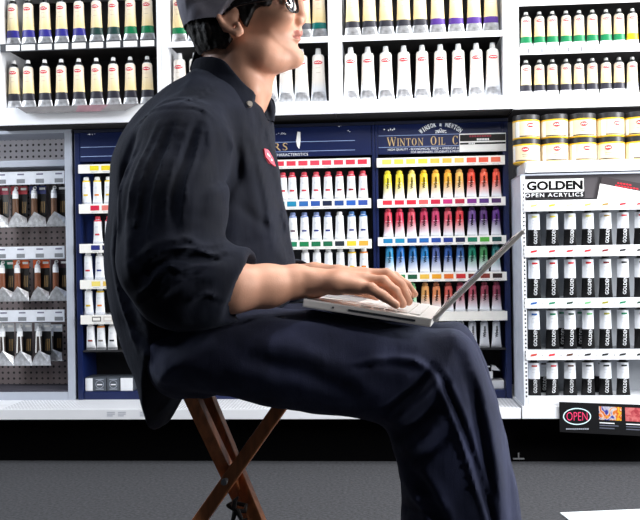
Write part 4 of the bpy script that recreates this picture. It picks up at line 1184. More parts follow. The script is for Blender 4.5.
    def surface(self, smooth=1):
        f = self.f; nx, ny, nz = f.shape
        neg = f < 0
        c = [neg[i:nx - 1 + i, j:ny - 1 + j, k:nz - 1 + k] for i in (0, 1) for j in (0, 1) for k in (0, 1)]
        anyn = c[0].copy(); alln = c[0].copy()
        for q in c[1:]: anyn |= q; alln &= q
        act = np.argwhere(anyn & ~alln); del anyn, alln
        I, J, K = act.T
        vals = {}
        for i in (0, 1):
            for j in (0, 1):
                for k in (0, 1): vals[(i, j, k)] = f[I + i, J + j, K + k]
        acc = np.zeros((len(I), 3), np.float64); cnt = np.zeros(len(I))
        ax = (self.xs, self.ys, self.zs); base = (I, J, K)
        for a in vals:
            for d in range(3):
                if a[d]: continue
                b = list(a); b[d] = 1; b = tuple(b)
                va, vb = vals[a], vals[b]; m = (va < 0) != (vb < 0)
                t = np.where(m, va / np.where(m, va - vb, 1), 0)
                for e in range(3):
                    o = ax[e][base[e] + a[e]]
                    if e == d: o = o + t * (ax[e][base[e] + 1] - ax[e][base[e]])
                    acc[:, e] += np.where(m, o, 0)
                cnt += m
        V = acc / cnt[:, None]
        idx = np.full((nx - 1, ny - 1, nz - 1), -1, np.int32); idx[I, J, K] = np.arange(len(I), dtype=np.int32)
        quads = []
        for d in range(3):
            sl0 = [slice(None)] * 3; sl1 = [slice(None)] * 3; sl0[d] = slice(0, -1); sl1[d] = slice(1, None)
            e = [x for x in range(3) if x != d]
            n0, n1 = neg[tuple(sl0)], neg[tuple(sl1)]
            for flip, mk in ((False, n0 & ~n1), (True, ~n0 & n1)):
                q = np.argwhere(mk)
                q = q[(q[:, e[0]] > 0) & (q[:, e[1]] > 0) & (q[:, e[0]] < f.shape[e[0]] - 1) & (q[:, e[1]] < f.shape[e[1]] - 1)]
                if not len(q): continue
                def at(o0, o1):
                    p = q.copy(); p[:, e[0]] += o0; p[:, e[1]] += o1; return idx[p[:, 0], p[:, 1], p[:, 2]]
                Q = np.stack([at(-1, -1), at(0, -1), at(0, 0), at(-1, 0)], 1)
                if (d == 1) != flip: Q = Q[:, ::-1]
                quads.append(Q)
        Q = np.concatenate(quads); Q = Q[(Q >= 0).all(1)]
        for _ in range(smooth):
            A = np.zeros_like(V); n = np.zeros(len(V))
            for a, b in ((0, 1), (1, 2), (2, 3), (3, 0)):
                for s, t in ((a, b), (b, a)):
                    for e in range(3): A[:, e] += np.bincount(Q[:, s], V[Q[:, t], e], len(V))
                    n += np.bincount(Q[:, s], minlength=len(V))
            V = V * .4 + A / np.maximum(n, 1)[:, None] * .6
        return V, Q
def sdf_mesh(name, field, mats, smooth=1, paint=None):
    V, Q = field.surface(smooth)
    me = bpy.data.meshes.new(name)
    me.vertices.add(len(V)); me.vertices.foreach_set('co', V.astype(np.float32).ravel())
    me.loops.add(Q.size); me.loops.foreach_set('vertex_index', Q.astype(np.int32).ravel())
    me.polygons.add(len(Q)); me.polygons.foreach_set('loop_start', np.arange(0, Q.size, 4, dtype=np.int32))
    try: me.polygons.foreach_set('loop_total', np.full(len(Q), 4, np.int32))
    except Exception: pass
    me.polygons.foreach_set('use_smooth', np.ones(len(Q), bool))
    for m in mats: me.materials.append(m)
    if paint is not None:
        me.polygons.foreach_set('material_index', paint(V[Q].mean(1)).astype(np.int32))
    me.update(calc_edges=True); me.validate()
    return me
def ax(lo, hi, st): return np.arange(lo, hi, st)
def axv(*segs):
    """uneven axis: (lo, hi, step) pieces"""
    return np.unique(np.concatenate([np.arange(a, b, s) for a, b, s in segs]).round(5))

# ------------------------------------------------------------------ materials of the figure
def skin_mat():
    m = mat('skin', srgb(222, 166, 138), .48, noise=.12, scale=26, bump=.0, sss=.0, spec=.4)
    n = m.node_tree; b = n.nodes['Principled BSDF']; b.inputs['Subsurface Scale'].default_value = .35
    nz = n.nodes.new('ShaderNodeTexNoise'); nz.inputs['Scale'].default_value = 420; nz.inputs['Detail'].default_value = 3
    tc = n.nodes.new('ShaderNodeTexCoord'); n.links.new(tc.outputs['Object'], nz.inputs['Vector'])
    bp = n.nodes.new('ShaderNodeBump'); bp.inputs['Strength'].default_value = .18; bp.inputs['Distance'].default_value = .001
    n.links.new(nz.outputs['Fac'], bp.inputs['Height']); n.links.new(bp.outputs['Normal'], b.inputs['Normal'])
    return m
SKIN = skin_mat()
LIP = mat('lip', srgb(190, 116, 100), .45, noise=.1)
EYEW = mat('eye_white', srgb(226, 222, 218), .2); IRIS = mat('eye_iris', srgb(40, 26, 20), .15)
NAIL = mat('nail', srgb(226, 172, 152), .3)
def cloth_mat(name, col, sheen=.3, sc=900):
    m = mat(name, col, .88, noise=.35, scale=14, sheen=sheen, spec=.2)
    n = m.node_tree; b = n.nodes['Principled BSDF']
    tc = n.nodes.new('ShaderNodeTexCoord')
    wv = n.nodes.new('ShaderNodeTexNoise'); wv.inputs['Scale'].default_value = sc; wv.inputs['Detail'].default_value = 2
    n2 = n.nodes.new('ShaderNodeTexNoise'); n2.inputs['Scale'].default_value = 26; n2.inputs['Detail'].default_value = 5
    mp = n.nodes.new('ShaderNodeMapping'); mp.inputs['Scale'].default_value = (1.8, 1.0, .35)
    n.links.new(tc.outputs['Object'], wv.inputs['Vector']); n.links.new(tc.outputs['Object'], mp.inputs['Vector']); n.links.new(mp.outputs['Vector'], n2.inputs['Vector'])
    b1 = n.nodes.new('ShaderNodeBump'); b1.inputs['Strength'].default_value = .35; b1.inputs['Distance'].default_value = .0012
    b2 = n.nodes.new('ShaderNodeBump'); b2.inputs['Strength'].default_value = .22; b2.inputs['Distance'].default_value = .008
    n.links.new(wv.outputs['Fac'], b1.inputs['Height']); n.links.new(n2.outputs['Fac'], b2.inputs['Height'])
    n.links.new(b1.outputs['Normal'], b2.inputs['Normal']); n.links.new(b2.outputs['Normal'], b.inputs['Normal'])
    b.inputs['Sheen Tint'].default_value = (.6, .68, .9, 1); b.inputs['Sheen Roughness'].default_value = .5
    return m
SHIRT = cloth_mat('navy_shirt', srgb(8, 12, 26), .07)
PANTS = cloth_mat('navy_twill', srgb(40, 43, 64), .12)
CAPM = cloth_mat('charcoal_tweed', srgb(150, 146, 156), .25, 500)
HAIRM = mat('black_hair', srgb(14, 10, 10), .6, noise=.5, scale=220, bump=.7, spec=.25)
FRAME = mat('spectacle_frame', srgb(18, 14, 14), .25)
GLASS = mat('spectacle_glass', (.96, .98, 1), .02, trans=1.0)

# ------------------------------------------------------------------ key points of the pose
SHN = L(184, 150, -.16); SHF = SHN * (1, -1, 1)
ELN = L(176, 288, -.235); WRN = L(314, 283, -.140)
ELF = L(250, 291, .25); WRF = L(338, 277.5, .12)
HIPN, HIPF = L(196, 352, -.09), L(196, 352, .09)
KNN = L(452, 362, -.105); KNF = KNN + np.array((.0, .215, .0))
ANN = L(462, 625, -.105); ANF = ANN + np.array((.0, .215, .0))
FL0 = 0.0
J = L(231.5, 475, 0.0)
zs = .472
STOOL = []
for k, q in enumerate([L(185, 382, -.085), L(199, 376, .095), L(295, 386, .0)]):
    j = J + (np.array((-.006, .003, 0)), np.array((.004, .029, 0)), np.array((.003, -.023, 0)))[k]; d = q - j
    STOOL.append((j + d * ((zs - j[2]) / d[2]), j + d * ((.010 - j[2]) / d[2])))
yn = -.168
A_ = L(303.5, 298.5, yn); B_ = L(432, 318.5, yn); T_ = L(522, 229.5, yn); thick = .0135
u = (B_ - A_); Lb = float(np.linalg.norm(u)); u /= Lb; up = np.array((-u[2], 0, u[0])); wdt = .325
def carve_stool(F_):
    c = sum(l[0] for l in STOOL) / 3
    for tp, bt in STOOL: F_.caps([tp + (0, 0, .004), tp + (bt - tp) * .3], [.0195, .0195], .003, 'sub')
    cor = [l[0] + (l[0] - c) * .06 for l in STOOL]
    s = F_.sl(np.min(cor, 0) - .03, np.max(cor, 0) + (.03, .03, .05)); X, Y, Z = F_.grid(s)
    d = np.full(np.broadcast_shapes(X.shape, Y.shape), -1e3)
    for i in range(3):
        a, b = cor[i], cor[(i + 1) % 3]; o = cor[(i + 2) % 3]
        nx, ny = b[1] - a[1], a[0] - b[0]; l = math.hypot(nx, ny); nx /= l; ny /= l
        if (o[0] - a[0]) * nx + (o[1] - a[1]) * ny > 0: nx, ny = -nx, -ny
        d = np.maximum(d, (X - a[0]) * nx + (Y - a[1]) * ny)
    d = np.maximum(d - .006, np.maximum(Z - (zs + .0215), (zs - .030) - Z))
    F_.put(s, d.astype(np.float32), 0, 'sub')
# ---------------- body
SKULL = [(203, 55), (194, 38), (187, 18), (183, -8), (189, -34), (208, -56), (238, -65), (268, -59), (288, -42), (295.5, -20), (297, -6), (292, 30), (280, 60), (240, 66), (215, 64)]
def build_body():
    head_z = L(0, 130)[2]
    kz = L(0, 330)[2]
    F_ = Field(axv((-.37, .0, .0032), (.0, .26, .0024), (.26, .62, .006)), axv((-.32, -.2, .0045), (-.2, -.13, .0024), (-.13, .13, .0026), (.13, .34, .0050)),
               axv((-.01, kz - .05, .007), (kz - .05, L(0, 255)[2], .0024), (L(0, 255)[2], head_z, .006), (head_z, L(0, -75)[2], .0024)))
    # skull and face from the traced profile
    prof = [(203, 55), (194, 38), (187, 18), (183, -8), (189, -34), (208, -56), (238, -65), (268, -59), (288, -42), (295.5, -20), (297, -6), (294.5, 2), (296, 10), (297.5, 19), (297.5, 26), (298.8, 31), (298, 37.5), (298.8, 42), (298, 45), (300, 49), (302.6, 54), (302.2, 58.5), (298.5, 62), (289, 64), (274, 61), (258, 55), (243, 48), (222, 52)]
    P = spline(L2(prof), 4)
    zt, ze, zm, zc = L(270, -50)[2], L(270, 0)[2], L(270, 38)[2], L(290, 62)[2]
    xb, xf = L(240, 0)[0], L(300, 0)[0]
    def wd(x, z):
        w = np.interp(z, [zc, zm, ze, zt], [.046, .063, .074, .074]).astype(np.float32)
        return w * np.interp(x, [xb, xf], [1.0, .80]).astype(np.float32)
    F_.infl(P, 0, wd, .052, .006)
    # jaw corner, cheekbone, chin
    for s in (-1, 1):
        F_.caps([L(246, 45, s * .046), L(272, 58, s * .034), L(293, 59, s * .008)], [.008, .010, .012], .016)
        F_.ell(L(279, 17, s * .046), (.026, .018, .016), .02)
        F_.ell(L(288.5, 1, s * .034), (.016, .019, .012), .012, 'sub')          # eye socket
        F_.ell(L(285.5, 1.5, s * .033), (.0125, .0135, .0125), .002)            # eyeball
        F_.caps([L(290.5, -3.2, s * .022), L(289, -4.2, s * .036), L(284.5, -2, s * .049)], [.0045, .005, .004], .004)   # upper lid
        F_.caps([L(290.5, 4.8, s * .022), L(288.8, 5.8, s * .034), L(284.5, 4.4, s * .047)], [.0035, .0038, .003], .005)
        F_.caps([L(296.5, -8, s * .014), L(294, -11, s * .032), L(286, -8, s * .052)], [.006, .0075, .005], .012)     # brow
    F_.caps([L(296, -6), L(297.5, 4), L(301.2, 15)], [.0075, .0080, .0088], .012)
    F_.ell(L(301.3, 19.2), (.0098, .0095, .0098), .006)
    for s in (-1, 1):
        F_.ell(L(298, 21.3, s * .0115), (.0098, .0072, .0080), .005)
        F_.caps([L(299.3, 24.6, s * .0070), L(300, 21.8, s * .0066)], [.0034, .0024], .002, 'sub')
    F_.caps([L(297.6, 26.5, .0), L(298.8, 30.5, .0)], [.006, .006], .008)
    for s in (-1, 1):      # lips
        F_.caps([L(299.2, 33.6, 0), L(297.6, 34.4, s * .011), L(293.3, 36.6, s * .021)], [.0056, .0052, .0028], .004)
        F_.caps([L(298.6, 40.2, 0), L(297.2, 40.0, s * .010), L(293.3, 37.6, s * .020)], [.0060, .0054, .0028], .004)
    for s in (-1, 1):
        F_.caps([L(302, 37.2, 0), L(298.6, 37.1, s * .012), L(292.4, 37.2, s * .023)], [.0020, .0020, .0020], .002, 'sub')
    F_.caps([L(301.5, 45, -.013), L(302.2, 45.3, 0), L(301.5, 45, .013)], [.004, .0045, .004], .010, 'sub')
    for s in (-1, 1): F_.caps([L(248, 50, s * .040), L(262, 55, s * .037), L(276, 60, s * .023)], [.020, .021, .015], .03)
    # under the jaw and the neck
    F_.caps([L(291, 56), L(275, 57.5), L(254, 60)], [.010, .021, .038], .02)
    F_.caps([L(236, 48), L(237, 88), L(224, 128)], [.056, .0575, .064], .02)
    F_.caps([L(268, 78), L(264, 92), L(257, 110)], [.007, .008, .007], .014)        # throat
    for s in (-1, 1): F_.caps([L(238, 56, s * .052), L(250, 90, s * .040), L(254, 118, s * .016)], [.008, .009, .008], .022)
    # ears
    for s in (-1, 1):
        y = s * .0775
        e = [(226, 27), (219.5, 19), (218.5, 12.5), (221.5, 8.5), (227, 8.6), (231, 12)]
        F_.ell(L(229.5, 20, s * .074), (.015, .007, .026), .006, 'add', R=((.86, 0, -.5), (0, 1, 0), (.5, 0, .86)))
        F_.caps([L(a, b, y + s * .0045 - s * .0012 * abs(i - 3)) for i, (a, b) in enumerate(spline(np.array(e), 3, False)[::1])][:], [.0042] * (len(spline(np.array(e), 3, False))), .003)
        F_.caps([L(222, 23.5, y + s * .003), L(229, 29.5, y + s * .002), L(236.5, 33, y + s * .001), L(240.3, 32, y)], [.0042, .0046, .0066, .0062], .004)
        F_.caps([L(227, 20, y + s * .008), L(233, 26, y + s * .0085)], [.0052, .0048], .004, 'sub')
        F_.caps([L(223.5, 15.5, y + s * .008), L(226.5, 21, y + s * .009)], [.0026, .0028], .003, 'sub')
        F_.caps([L(238, 24, y + s * .002), L(240.5, 29, y + s * .002)], [.0045, .004], .005)
    # trunk, hidden by the clothes
    F_.caps([L(214, 142), L(204, 190), L(192, 270), L(200, 330)], [.068, .092, .088, .075], .03, ysc=1.4)
    F_.caps([L(208, 128, -.06), SHN + (0, .02, 0)], [.05, .052], .03); F_.caps([L(208, 128, -.06) * (1, -1, 1), SHF + (0, -.02, 0)], [.05, .052], .03)
    for h, kn, an, s in ((HIPN, KNN, ANN, -1), (HIPF, KNF, ANF, 1)):
        F_.caps([h, (h + kn) / 2, kn - (.045, 0, .02), kn - (.02, 0, .12), an], [.050, .052, .048, .046, .034], .02)
        F_.caps([an, np.array((an[0] - .02, an[1], .055)), np.array((an[0] + .10, an[1] + s * .01, .040)), np.array((an[0] + .17, an[1] + s * .012, .034))], [.034, .036, .030, .022], .015)
    # arms
    F_.caps([SHN, ELN], [.050, .042], .02); F_.caps([SHF, (L(178, 207, -.22) * (1, -1, 1)), ELF], [.050, .046, .042], .02)
    F_.caps([ELN, L(232, 288, -.205), L(268, 286, -.172), L(296, 281.5, -.150), WRN], [.040, .0385, .0335, .0258, .0236], .012)
    F_.caps([ELF, L(288, 281, .20), L(315, 278, .15), WRF], [.040, .034, .029, .024], .012)
    F_.ell(L(306.5, 274.5, -.158), (.009, .008, .0075), .009)                       # wrist bone
    def hand(wr, mcp, fingers, thumb, pd):
        for kx, q in enumerate(mcp):
            w0 = wr + np.array((0.004, (mcp[kx][1] - wr[1]) * .55, 0.0))
            F_.caps([w0, (w0 + q) / 2 + (0, 0, .002), q], [.0185 if kx in (1, 2) else .0165, .0150, .0118], .012)
        for q, jn, rs in fingers:
            F_.caps([q] + jn, rs, .0035)
            F_.ell(jn[0] + (0, 0, .0012), (.0082, .0080, .0076), .004)               # knuckle
        F_.caps(thumb, [.0150, .0120, .0098, .0082], .006)
    R4 = [.0105, .0088, .0078, .0066]; R3 = [.0112, .0096, .0086, .0072]
    mc = [L(358, 287.5, -.166), L(364, 280.5, -.150), L(366.5, 275.2, -.129), L(367, 275.5, -.106)]
    fr = [(mc[0], [L(371, 288.5, -.172), L(384, 296.5, -.170), L(396, 304.8, -.166)], R4),
          (mc[1], [L(383, 281.5, -.153), L(395, 291.5, -.152), L(402.5, 304, -.149)], R3),
          (mc[2], [L(387, 274.5, -.130), L(399.5, 284, -.128), L(408.5, 301.5, -.126)], R3),
          (mc[3], [L(389, 277, -.103), L(399, 287, -.100), L(404.5, 301, -.098)], R3)]
    hand(WRN, mc, fr, [L(322, 285, -.112), L(342, 287, -.088), L(360, 290, -.074), L(377, 296, -.072)], 1)
    m2 = [q + np.array((0, 0, 0)) for q in (L(374, 281.5, .142), L(378, 278.5, .126), L(379, 278, .106), L(378, 278, .086))]
    dx, dz = .030, -.012
    f2 = [(q, [q + np.array((.026 + .004 * (k in (1, 2)), 0, .002)), q + np.array((.044 + .008 * (k in (1, 2)), 0, -.014)), q + np.array((.056 + .01 * (k in (1, 2)), 0, -.031))], R4 if k == 0 else R3) for k, q in enumerate(m2)]
    hand(WRF, m2, f2, [WRF + (.012, -.028, -.006), WRF + (.045, -.052, -.014), WRF + (.07, -.056, -.018), WRF + (.090, -.050, -.026)], -1)
    carve_stool(F_)
    F_.prism(np.array([A_[[0, 2]] + up[[0, 2]] * .0008 - u[[0, 2]] * .002, A_[[0, 2]] - up[[0, 2]] * (thick + .003) - u[[0, 2]] * .002, B_[[0, 2]] - up[[0, 2]] * (thick + .003), B_[[0, 2]] + up[[0, 2]] * .0008]), -.20, .19, 'sub', 0)
    tips = [f[1][-1] for f in fr] + [f[1][-1] for f in f2]
    ec = [L(285.5, 1.5, s * .033) for s in (-1, 1)]
    lp = [L(298, 34.5, 0), L(298, 40, 0)]
    def paint(C):
        k = np.zeros(len(C), int)
        for c in ec:
            d = np.linalg.norm(C - c, axis=1); k[(d < .0140)] = 2
            k[(np.linalg.norm(C - (c + (.0115, 0, .001)), axis=1) < .0062)] = 3
        x1 = L(291.5, 37)[0]
        for q, up in ((lp[0], 1), (lp[1], -1)):
            e = ((C[:, 0] - L(297.4, 37)[0]) / .016) ** 2 + (C[:, 1] / .0225) ** 2 + ((C[:, 2] - L(297, 37.1)[2] - up * .0035) / .0068) ** 2
            k[(e < 1) & (C[:, 0] > x1)] = 1
        for q in tips:
            e = np.linalg.norm((C - (q + (-.001, 0, .0068))) / (.0062, .0052, .0036), axis=1); k[e < 1] = 4
        return k
    return sdf_mesh('person', F_, [SKIN, LIP, EYEW, IRIS, NAIL], 1, paint)
BODY = link('person', build_body()); BODY.matrix_world = PM
tag(BODY, 'seated man in grey cap, glasses and navy work clothes typing on a white laptop', 'person')

# ---------------- hair
def build_hair():
    F_ = Field(ax(L(178, 0)[0], L(300, 0)[0], .0026), ax(-.105, .105, .0026), ax(L(0, 70)[2], L(0, -75)[2], .0026))
    P = spline(L2([(180, 62), (176, 47), (170, 30), (160, 8), (160, -22), (168, -68), (200, -110), (238, -120), (262, -110), (268, -60), (268, -20), (268, 1), (262, 3.5), (253, 5), (249, 15), (244, 25), (240.5, 19), (238.5, 9), (231, 4), (222, 5), (216.5, 11), (217, 19), (221, 27), (228, 34), (228.5, 39), (221, 48), (211, 56.5), (200, 60.5)], -.08), 3)
    F_.infl(spline(L2(SKULL), 3), 0, .0765, .052, 0, 'add', .0045)
    F_.prism(P, -.2, .2, 'and')
    F_.noise(.0035, 70, 3, (1, 1, .35)); F_.noise(.0018, 190, 5, (1, 1, .3))
    return sdf_mesh('hair', F_, [HAIRM], 0)
link('hair', build_hair(), BODY)
# ---------------- cap
def build_cap():
    F_ = Field(ax(L(172, 0)[0], L(372, 0)[0], .003), ax(-.115, .115, .003), ax(L(0, 45)[2], L(0, -95)[2], .003))
    P = spline(L2([(197.5, 45), (180, 42), (162, 12), (150, -20), (150, -70), (190, -130), (256, -140), (330, -130), (400, -80), (400, -16), (320, -22), (288, -22), (262, -17), (242, -7), (229, 4), (217, 20), (207, 34)], -.085), 3)
    F_.infl(spline(L2(SKULL), 3), 0, .083, .055, 0, 'add', .0080)
    top = spline(L2([(198, 30), (189, 10), (186, -14), (188, -44), (206, -72), (244, -80), (284, -70), (308, -48), (303, -34), (240, -14), (214, 10)]), 3)
    F_.infl(top, 0, .089, .045, .012)
    F_.prism(P, -.2, .2, 'and', 0)
    ca, sa = math.cos(.14), math.sin(.14)
    F_.ell(L(298, -29), (.094, .078, .0065), .006, 'add', R=((ca, 0, sa), (0, 1, 0), (-sa, 0, ca)))
    F_.caps([L(238, -80), L(238, -84)], [.009, .009], .004)
    band = spline(L2([(200, 38), (208, 26), (219, 10), (233, -7), (260, -19)], -.09), 3, False)
    seam = spline(L2([(184, -2), (196, 2), (210, -8), (226, -30), (236, -60)], -.09), 3, False)
    seam2 = spline(L2([(190, 20), (200, 12), (214, -4)], -.09), 3, False)
    for sgn in (-1, 1):
        F_.emboss([(band, .0035, .0016), (seam, .0016, -.0012), (seam2, .0016, -.0010)], sgn)
    F_.noise(.0012, 60, 9)
    return sdf_mesh('flat_cap', F_, [CAPM], 1)
link('flat_cap', build_cap(), BODY)
# ---------------- glasses
def build_glasses():
    m = MB(); lenses = []
    for s in (-1, 1):
        lens = MB(); lenses.append(lens)
        a, b = L(297.2, 1, s * .014), L(285.2, 1.5, s * .066); c = (a + b) / 2; u = (b - a) / 2; v = np.array((-.004, 0, .0205))
        pts = []
        for i in range(25):
            t = 2 * math.pi * i / 24; e = .8
            cu = math.copysign(abs(math.cos(t)) ** e, math.cos(t)); cv = math.copysign(abs(math.sin(t)) ** e, math.sin(t))
            pts.append(c + u * cu + v * cv + np.array((.004, 0, 0)) * (1 - cu * cu))
        m.tube(pts, .0013, FRAME, 6)
        lens.add([c + (.004, 0, 0)] + pts[:-1] + [c + (.0026, 0, 0)] + [p - np.array((.0014, 0, 0)) for p in pts[:-1]],
                 [(0, 1 + i, 1 + (i + 1) % 24) for i in range(24)] + [(25, 26 + (i + 1) % 24, 26 + i) for i in range(24)] + [(1 + i, 26 + i, 26 + (i + 1) % 24, 1 + (i + 1) % 24) for i in range(24)], GLASS)
        m.tube([b + (0, 0, .010), L(279, -2, s * .077), L(258, 1, s * .0815), L(234, 6, s * .083), L(222, 15, s * .078)], [.0028, .0030, .0026, .0024, .002], FRAME, 8)
    m.tube([L(297.2, -.5, -.014), L(300.4, -3, 0), L(297.2, -.5, .014)], .0016, FRAME, 6)
    g = m.build('glasses', BODY, True); [q.build('lens', g, True) for q in lenses]
build_glasses()

# ---------------- shirt
def P3(pts, yl): return spline(L2(pts, yl), 4, False)
def build_shirt():
    F_ = Field(axv((-.42, .22, .0042)), axv((-.37, .37, .0046)), axv((L(0, 436)[2], L(0, 52)[2], .0042)))
    P = spline(L2([(204.4, 71.6), (196.1, 77.7), (182.5, 84.5), (167.0, 96.1), (152.4, 110.7), (138.9, 128.1), (127.2, 149.4), (121.4, 168.9), (119.5, 201.8), (115.6, 230.9), (113.7, 255), (115.6, 282), (120.4, 310), (131.1, 345), (144.7, 380), (150.4, 404), (155.3, 420), (159.2, 427), (165.0, 423), (173.7, 408), (183.4, 392), (210.7, 378), (232.5, 352), (250, 325), (276, 312), (291, 296), (293, 262), (289, 240), (285, 216), (280, 194), (276, 168), (271, 146), (269, 126), (266, 112), (258, 104), (244, 92), (227.6, 75.3), (216.2, 71.3)]), 3)
    zb, zt = L(0, 400)[2], L(0, 110)[2]
    # sleeves with rolled cuffs, the near one cut on the slant
    F_.caps([L(185, 153, -.178), L(174, 207, -.220), L(170, 262, -.244), L(182, 285, -.242), L(214, 285, -.222), L(250, 283, -.196)], [.072, .078, .074, .064, .056, .0505], .03)
    F_.caps([L(185, 155, -.178) * (1, -1, 1), (L(178, 207, -.22) * (1, -1, 1) + (-.01, .0, 0)), ELF + (-.008, 0, 0), L(290, 281, .205)], [.070, .066, .055, .043], .02)
    F_.caps([L(226, 283, -.214), L(252, 282.5, -.196)], [.058, .0545], .004)
    F_.prism(L2([(249, 250), (252, 262), (244, 285), (231, 318), (300, 330), (300, 240), (250, 240)], -.2), -.4, -.02, 'sub', .004)
    F_.caps([L(285, 282, .212), L(294, 281, .203)], [.046, .045], .006)
    F_.caps([L(234, 283.5, -.207), L(262, 281, -.186)], [.040, .044], .003, 'sub'); F_.caps([L(297, 280, .199), L(310, 280, .185)], [.036, .037], .003, 'sub')
    F_.infl(P, 0, lambda x, z: np.interp(z, [zb, L(0, 250)[2], L(0, 150)[2], zt], [.165, .172, .185, .165]).astype(np.float32), .125, .012)
    F_.caps([L(214, 116, -.06), L(188, 144, -.165)], [.058, .066], .04); F_.caps([L(214, 116, -.06) * (1, -1, 1), L(188, 144, -.165) * (1, -1, 1)], [.058, .066], .04)
    # neck hole
    F_.caps([L(238, 84), L(236, 40)], [.062, .07], .004, 'sub')
    F_.caps([L(264, 128), L(262, 108), L(262, 84)], [.004, .018, .030], .004, 'sub')
    # folds
    y = -.25
    S = []
    def st(pts, w, h, yl=-.25): S.append((P3(pts, yl), w, h))
    # arm outline against the chest and back
    st([(229, 112), (232, 145), (231, 175), (222, 198), (221, 240)], 0.0090, -0.0075, -.16); st([(121, 168), (122, 205), (126, 250), (140, 292)], 0.0090, -0.0067, -.18)
    st([(136, 130), (122, 165), (120, 185)], 0.0075, -0.0045, -.18)
    # long drapes of the sleeve
    st([(160, 128), (150, 175), (144, 230), (146, 272)], 0.0090, 0.0060); st([(171, 126), (162, 175), (157, 225), (160, 262)], 0.0075, -0.0045)
    st([(182, 124), (176, 170), (172, 215)], 0.0090, 0.0053); st([(193, 124), (190, 165), (186, 200), (188, 235)], 0.0075, -0.0045)
    st([(206, 124), (206, 160), (202, 196), (204, 232)], 0.0090, 0.0053); st([(146, 135), (136, 180), (131, 225)], 0.0075, 0.0037)
    # gathers at the elbow
    st([(150, 262), (176, 244), (198, 243), (216, 252)], 0.0075, 0.0053); st([(156, 278), (180, 258), (204, 258), (222, 262)], 0.0067, -0.0053)
    st([(168, 292), (192, 272), (214, 270), (230, 266)], 0.0075, 0.0053); st([(172, 306), (196, 288), (216, 282)], 0.0067, -0.0045)
    st([(140, 250), (158, 266), (172, 290)], 0.0075, -0.0045)
    # shoulder seam
    st([(147, 112), (164, 104), (186, 103), (206, 108)], .0022, -.0016, -.17); st([(146, 109), (164, 101), (186, 100), (208, 105)], .003, .0014, -.17)
    st([(208, 106), (216, 128), (222, 160)], .0028, .003, -.18)
    # chest pull lines, placket, hem
    st([(262, 118), (268, 150), (274, 190), (281, 230), (286, 258)], .0026, -.0045, -.06); st([(257, 122), (263, 152), (269, 192), (276, 232), (281, 262)], .004, .0028, -.07)
    st([(236, 130), (246, 170), (254, 215), (262, 250)], 0.0105, 0.0037, -.14); st([(240, 205), (258, 222), (276, 236)], 0.0075, -0.0030, -.12); st([(248, 240), (264, 226), (276, 205)], 0.0075, 0.0030, -.12)
    st([(128, 300), (160, 330), (196, 345)], 0.0105, 0.0045, -.16); st([(126, 322), (156, 350), (188, 362)], 0.0090, -0.0045, -.16); st([(140, 352), (168, 368), (192, 370)], 0.0090, 0.0037, -.16)
    st([(113, 260), (128, 300), (146, 330)], 0.0090, -0.0037, -.16); st([(150, 418), (165, 400), (177, 384)], .003, .002, -.1)
    for pts in ([(133, 121), (158, 113), (187, 111)], [(205, 76), (198, 94), (188, 111)], [(188, 111), (208, 113), (222, 126), (229, 150), (228, 180)]):
        st(pts, .0024, .0030, -.17); st([(a + 1.5, b + 3) for a, b in pts], .0024, -.0022, -.17)
    st([(256, 114), (262, 145), (269, 182), (277, 225), (283, 256)], .0026, -.006, -.07); st([(260, 116), (266, 148), (273, 186), (281, 228), (287, 256)], .0032, .004, -.06)
    for pts in ([(186, 244), (198, 238), (210, 246), (222, 244)], [(192, 256), (204, 248), (216, 254), (232, 250)], [(182, 262), (196, 270), (214, 262)], [(148, 296), (166, 284), (178, 268)], [(200, 300), (214, 292), (226, 300)]):
        st(pts, .0034, .0055); st([(a + 2, b + 5) for a, b in pts], .0034, -.004)
    for pts in ([(156, 122), (146, 170), (139, 232)], [(166, 120), (156, 176), (150, 240)], [(177, 118), (170, 170), (164, 238)], [(188, 118), (182, 175), (178, 225)], [(199, 118), (197, 165), (193, 222)], [(134, 140), (127, 190), (126, 240)]):
        st(pts, .0034, .0066)
    for pts in ([(158, 268), (182, 251), (206, 250), (226, 258)], [(164, 286), (188, 265), (210, 264), (228, 264)], [(170, 300), (194, 280), (222, 276)]):
        st(pts, .0038, .0056)
    for pts in ([(243, 126), (252, 168), (260, 212), (266, 252)], [(113, 220), (117, 262), (130, 310)], [(110, 240), (118, 290), (136, 350)]):
        st(pts, .0042, .0045, -.15)
    F_.emboss(S, -1); F_.emboss(S[9:13] + S[22:24], 1)
    F_.noise(.0026, 15, 11, (1.5, 1.5, .35)); F_.noise(.0010, 42, 12)
    carve_stool(F_)
    return sdf_mesh('shirt', F_, [SHIRT], 1)
SHIRT_O = link('shirt', build_shirt(), BODY)
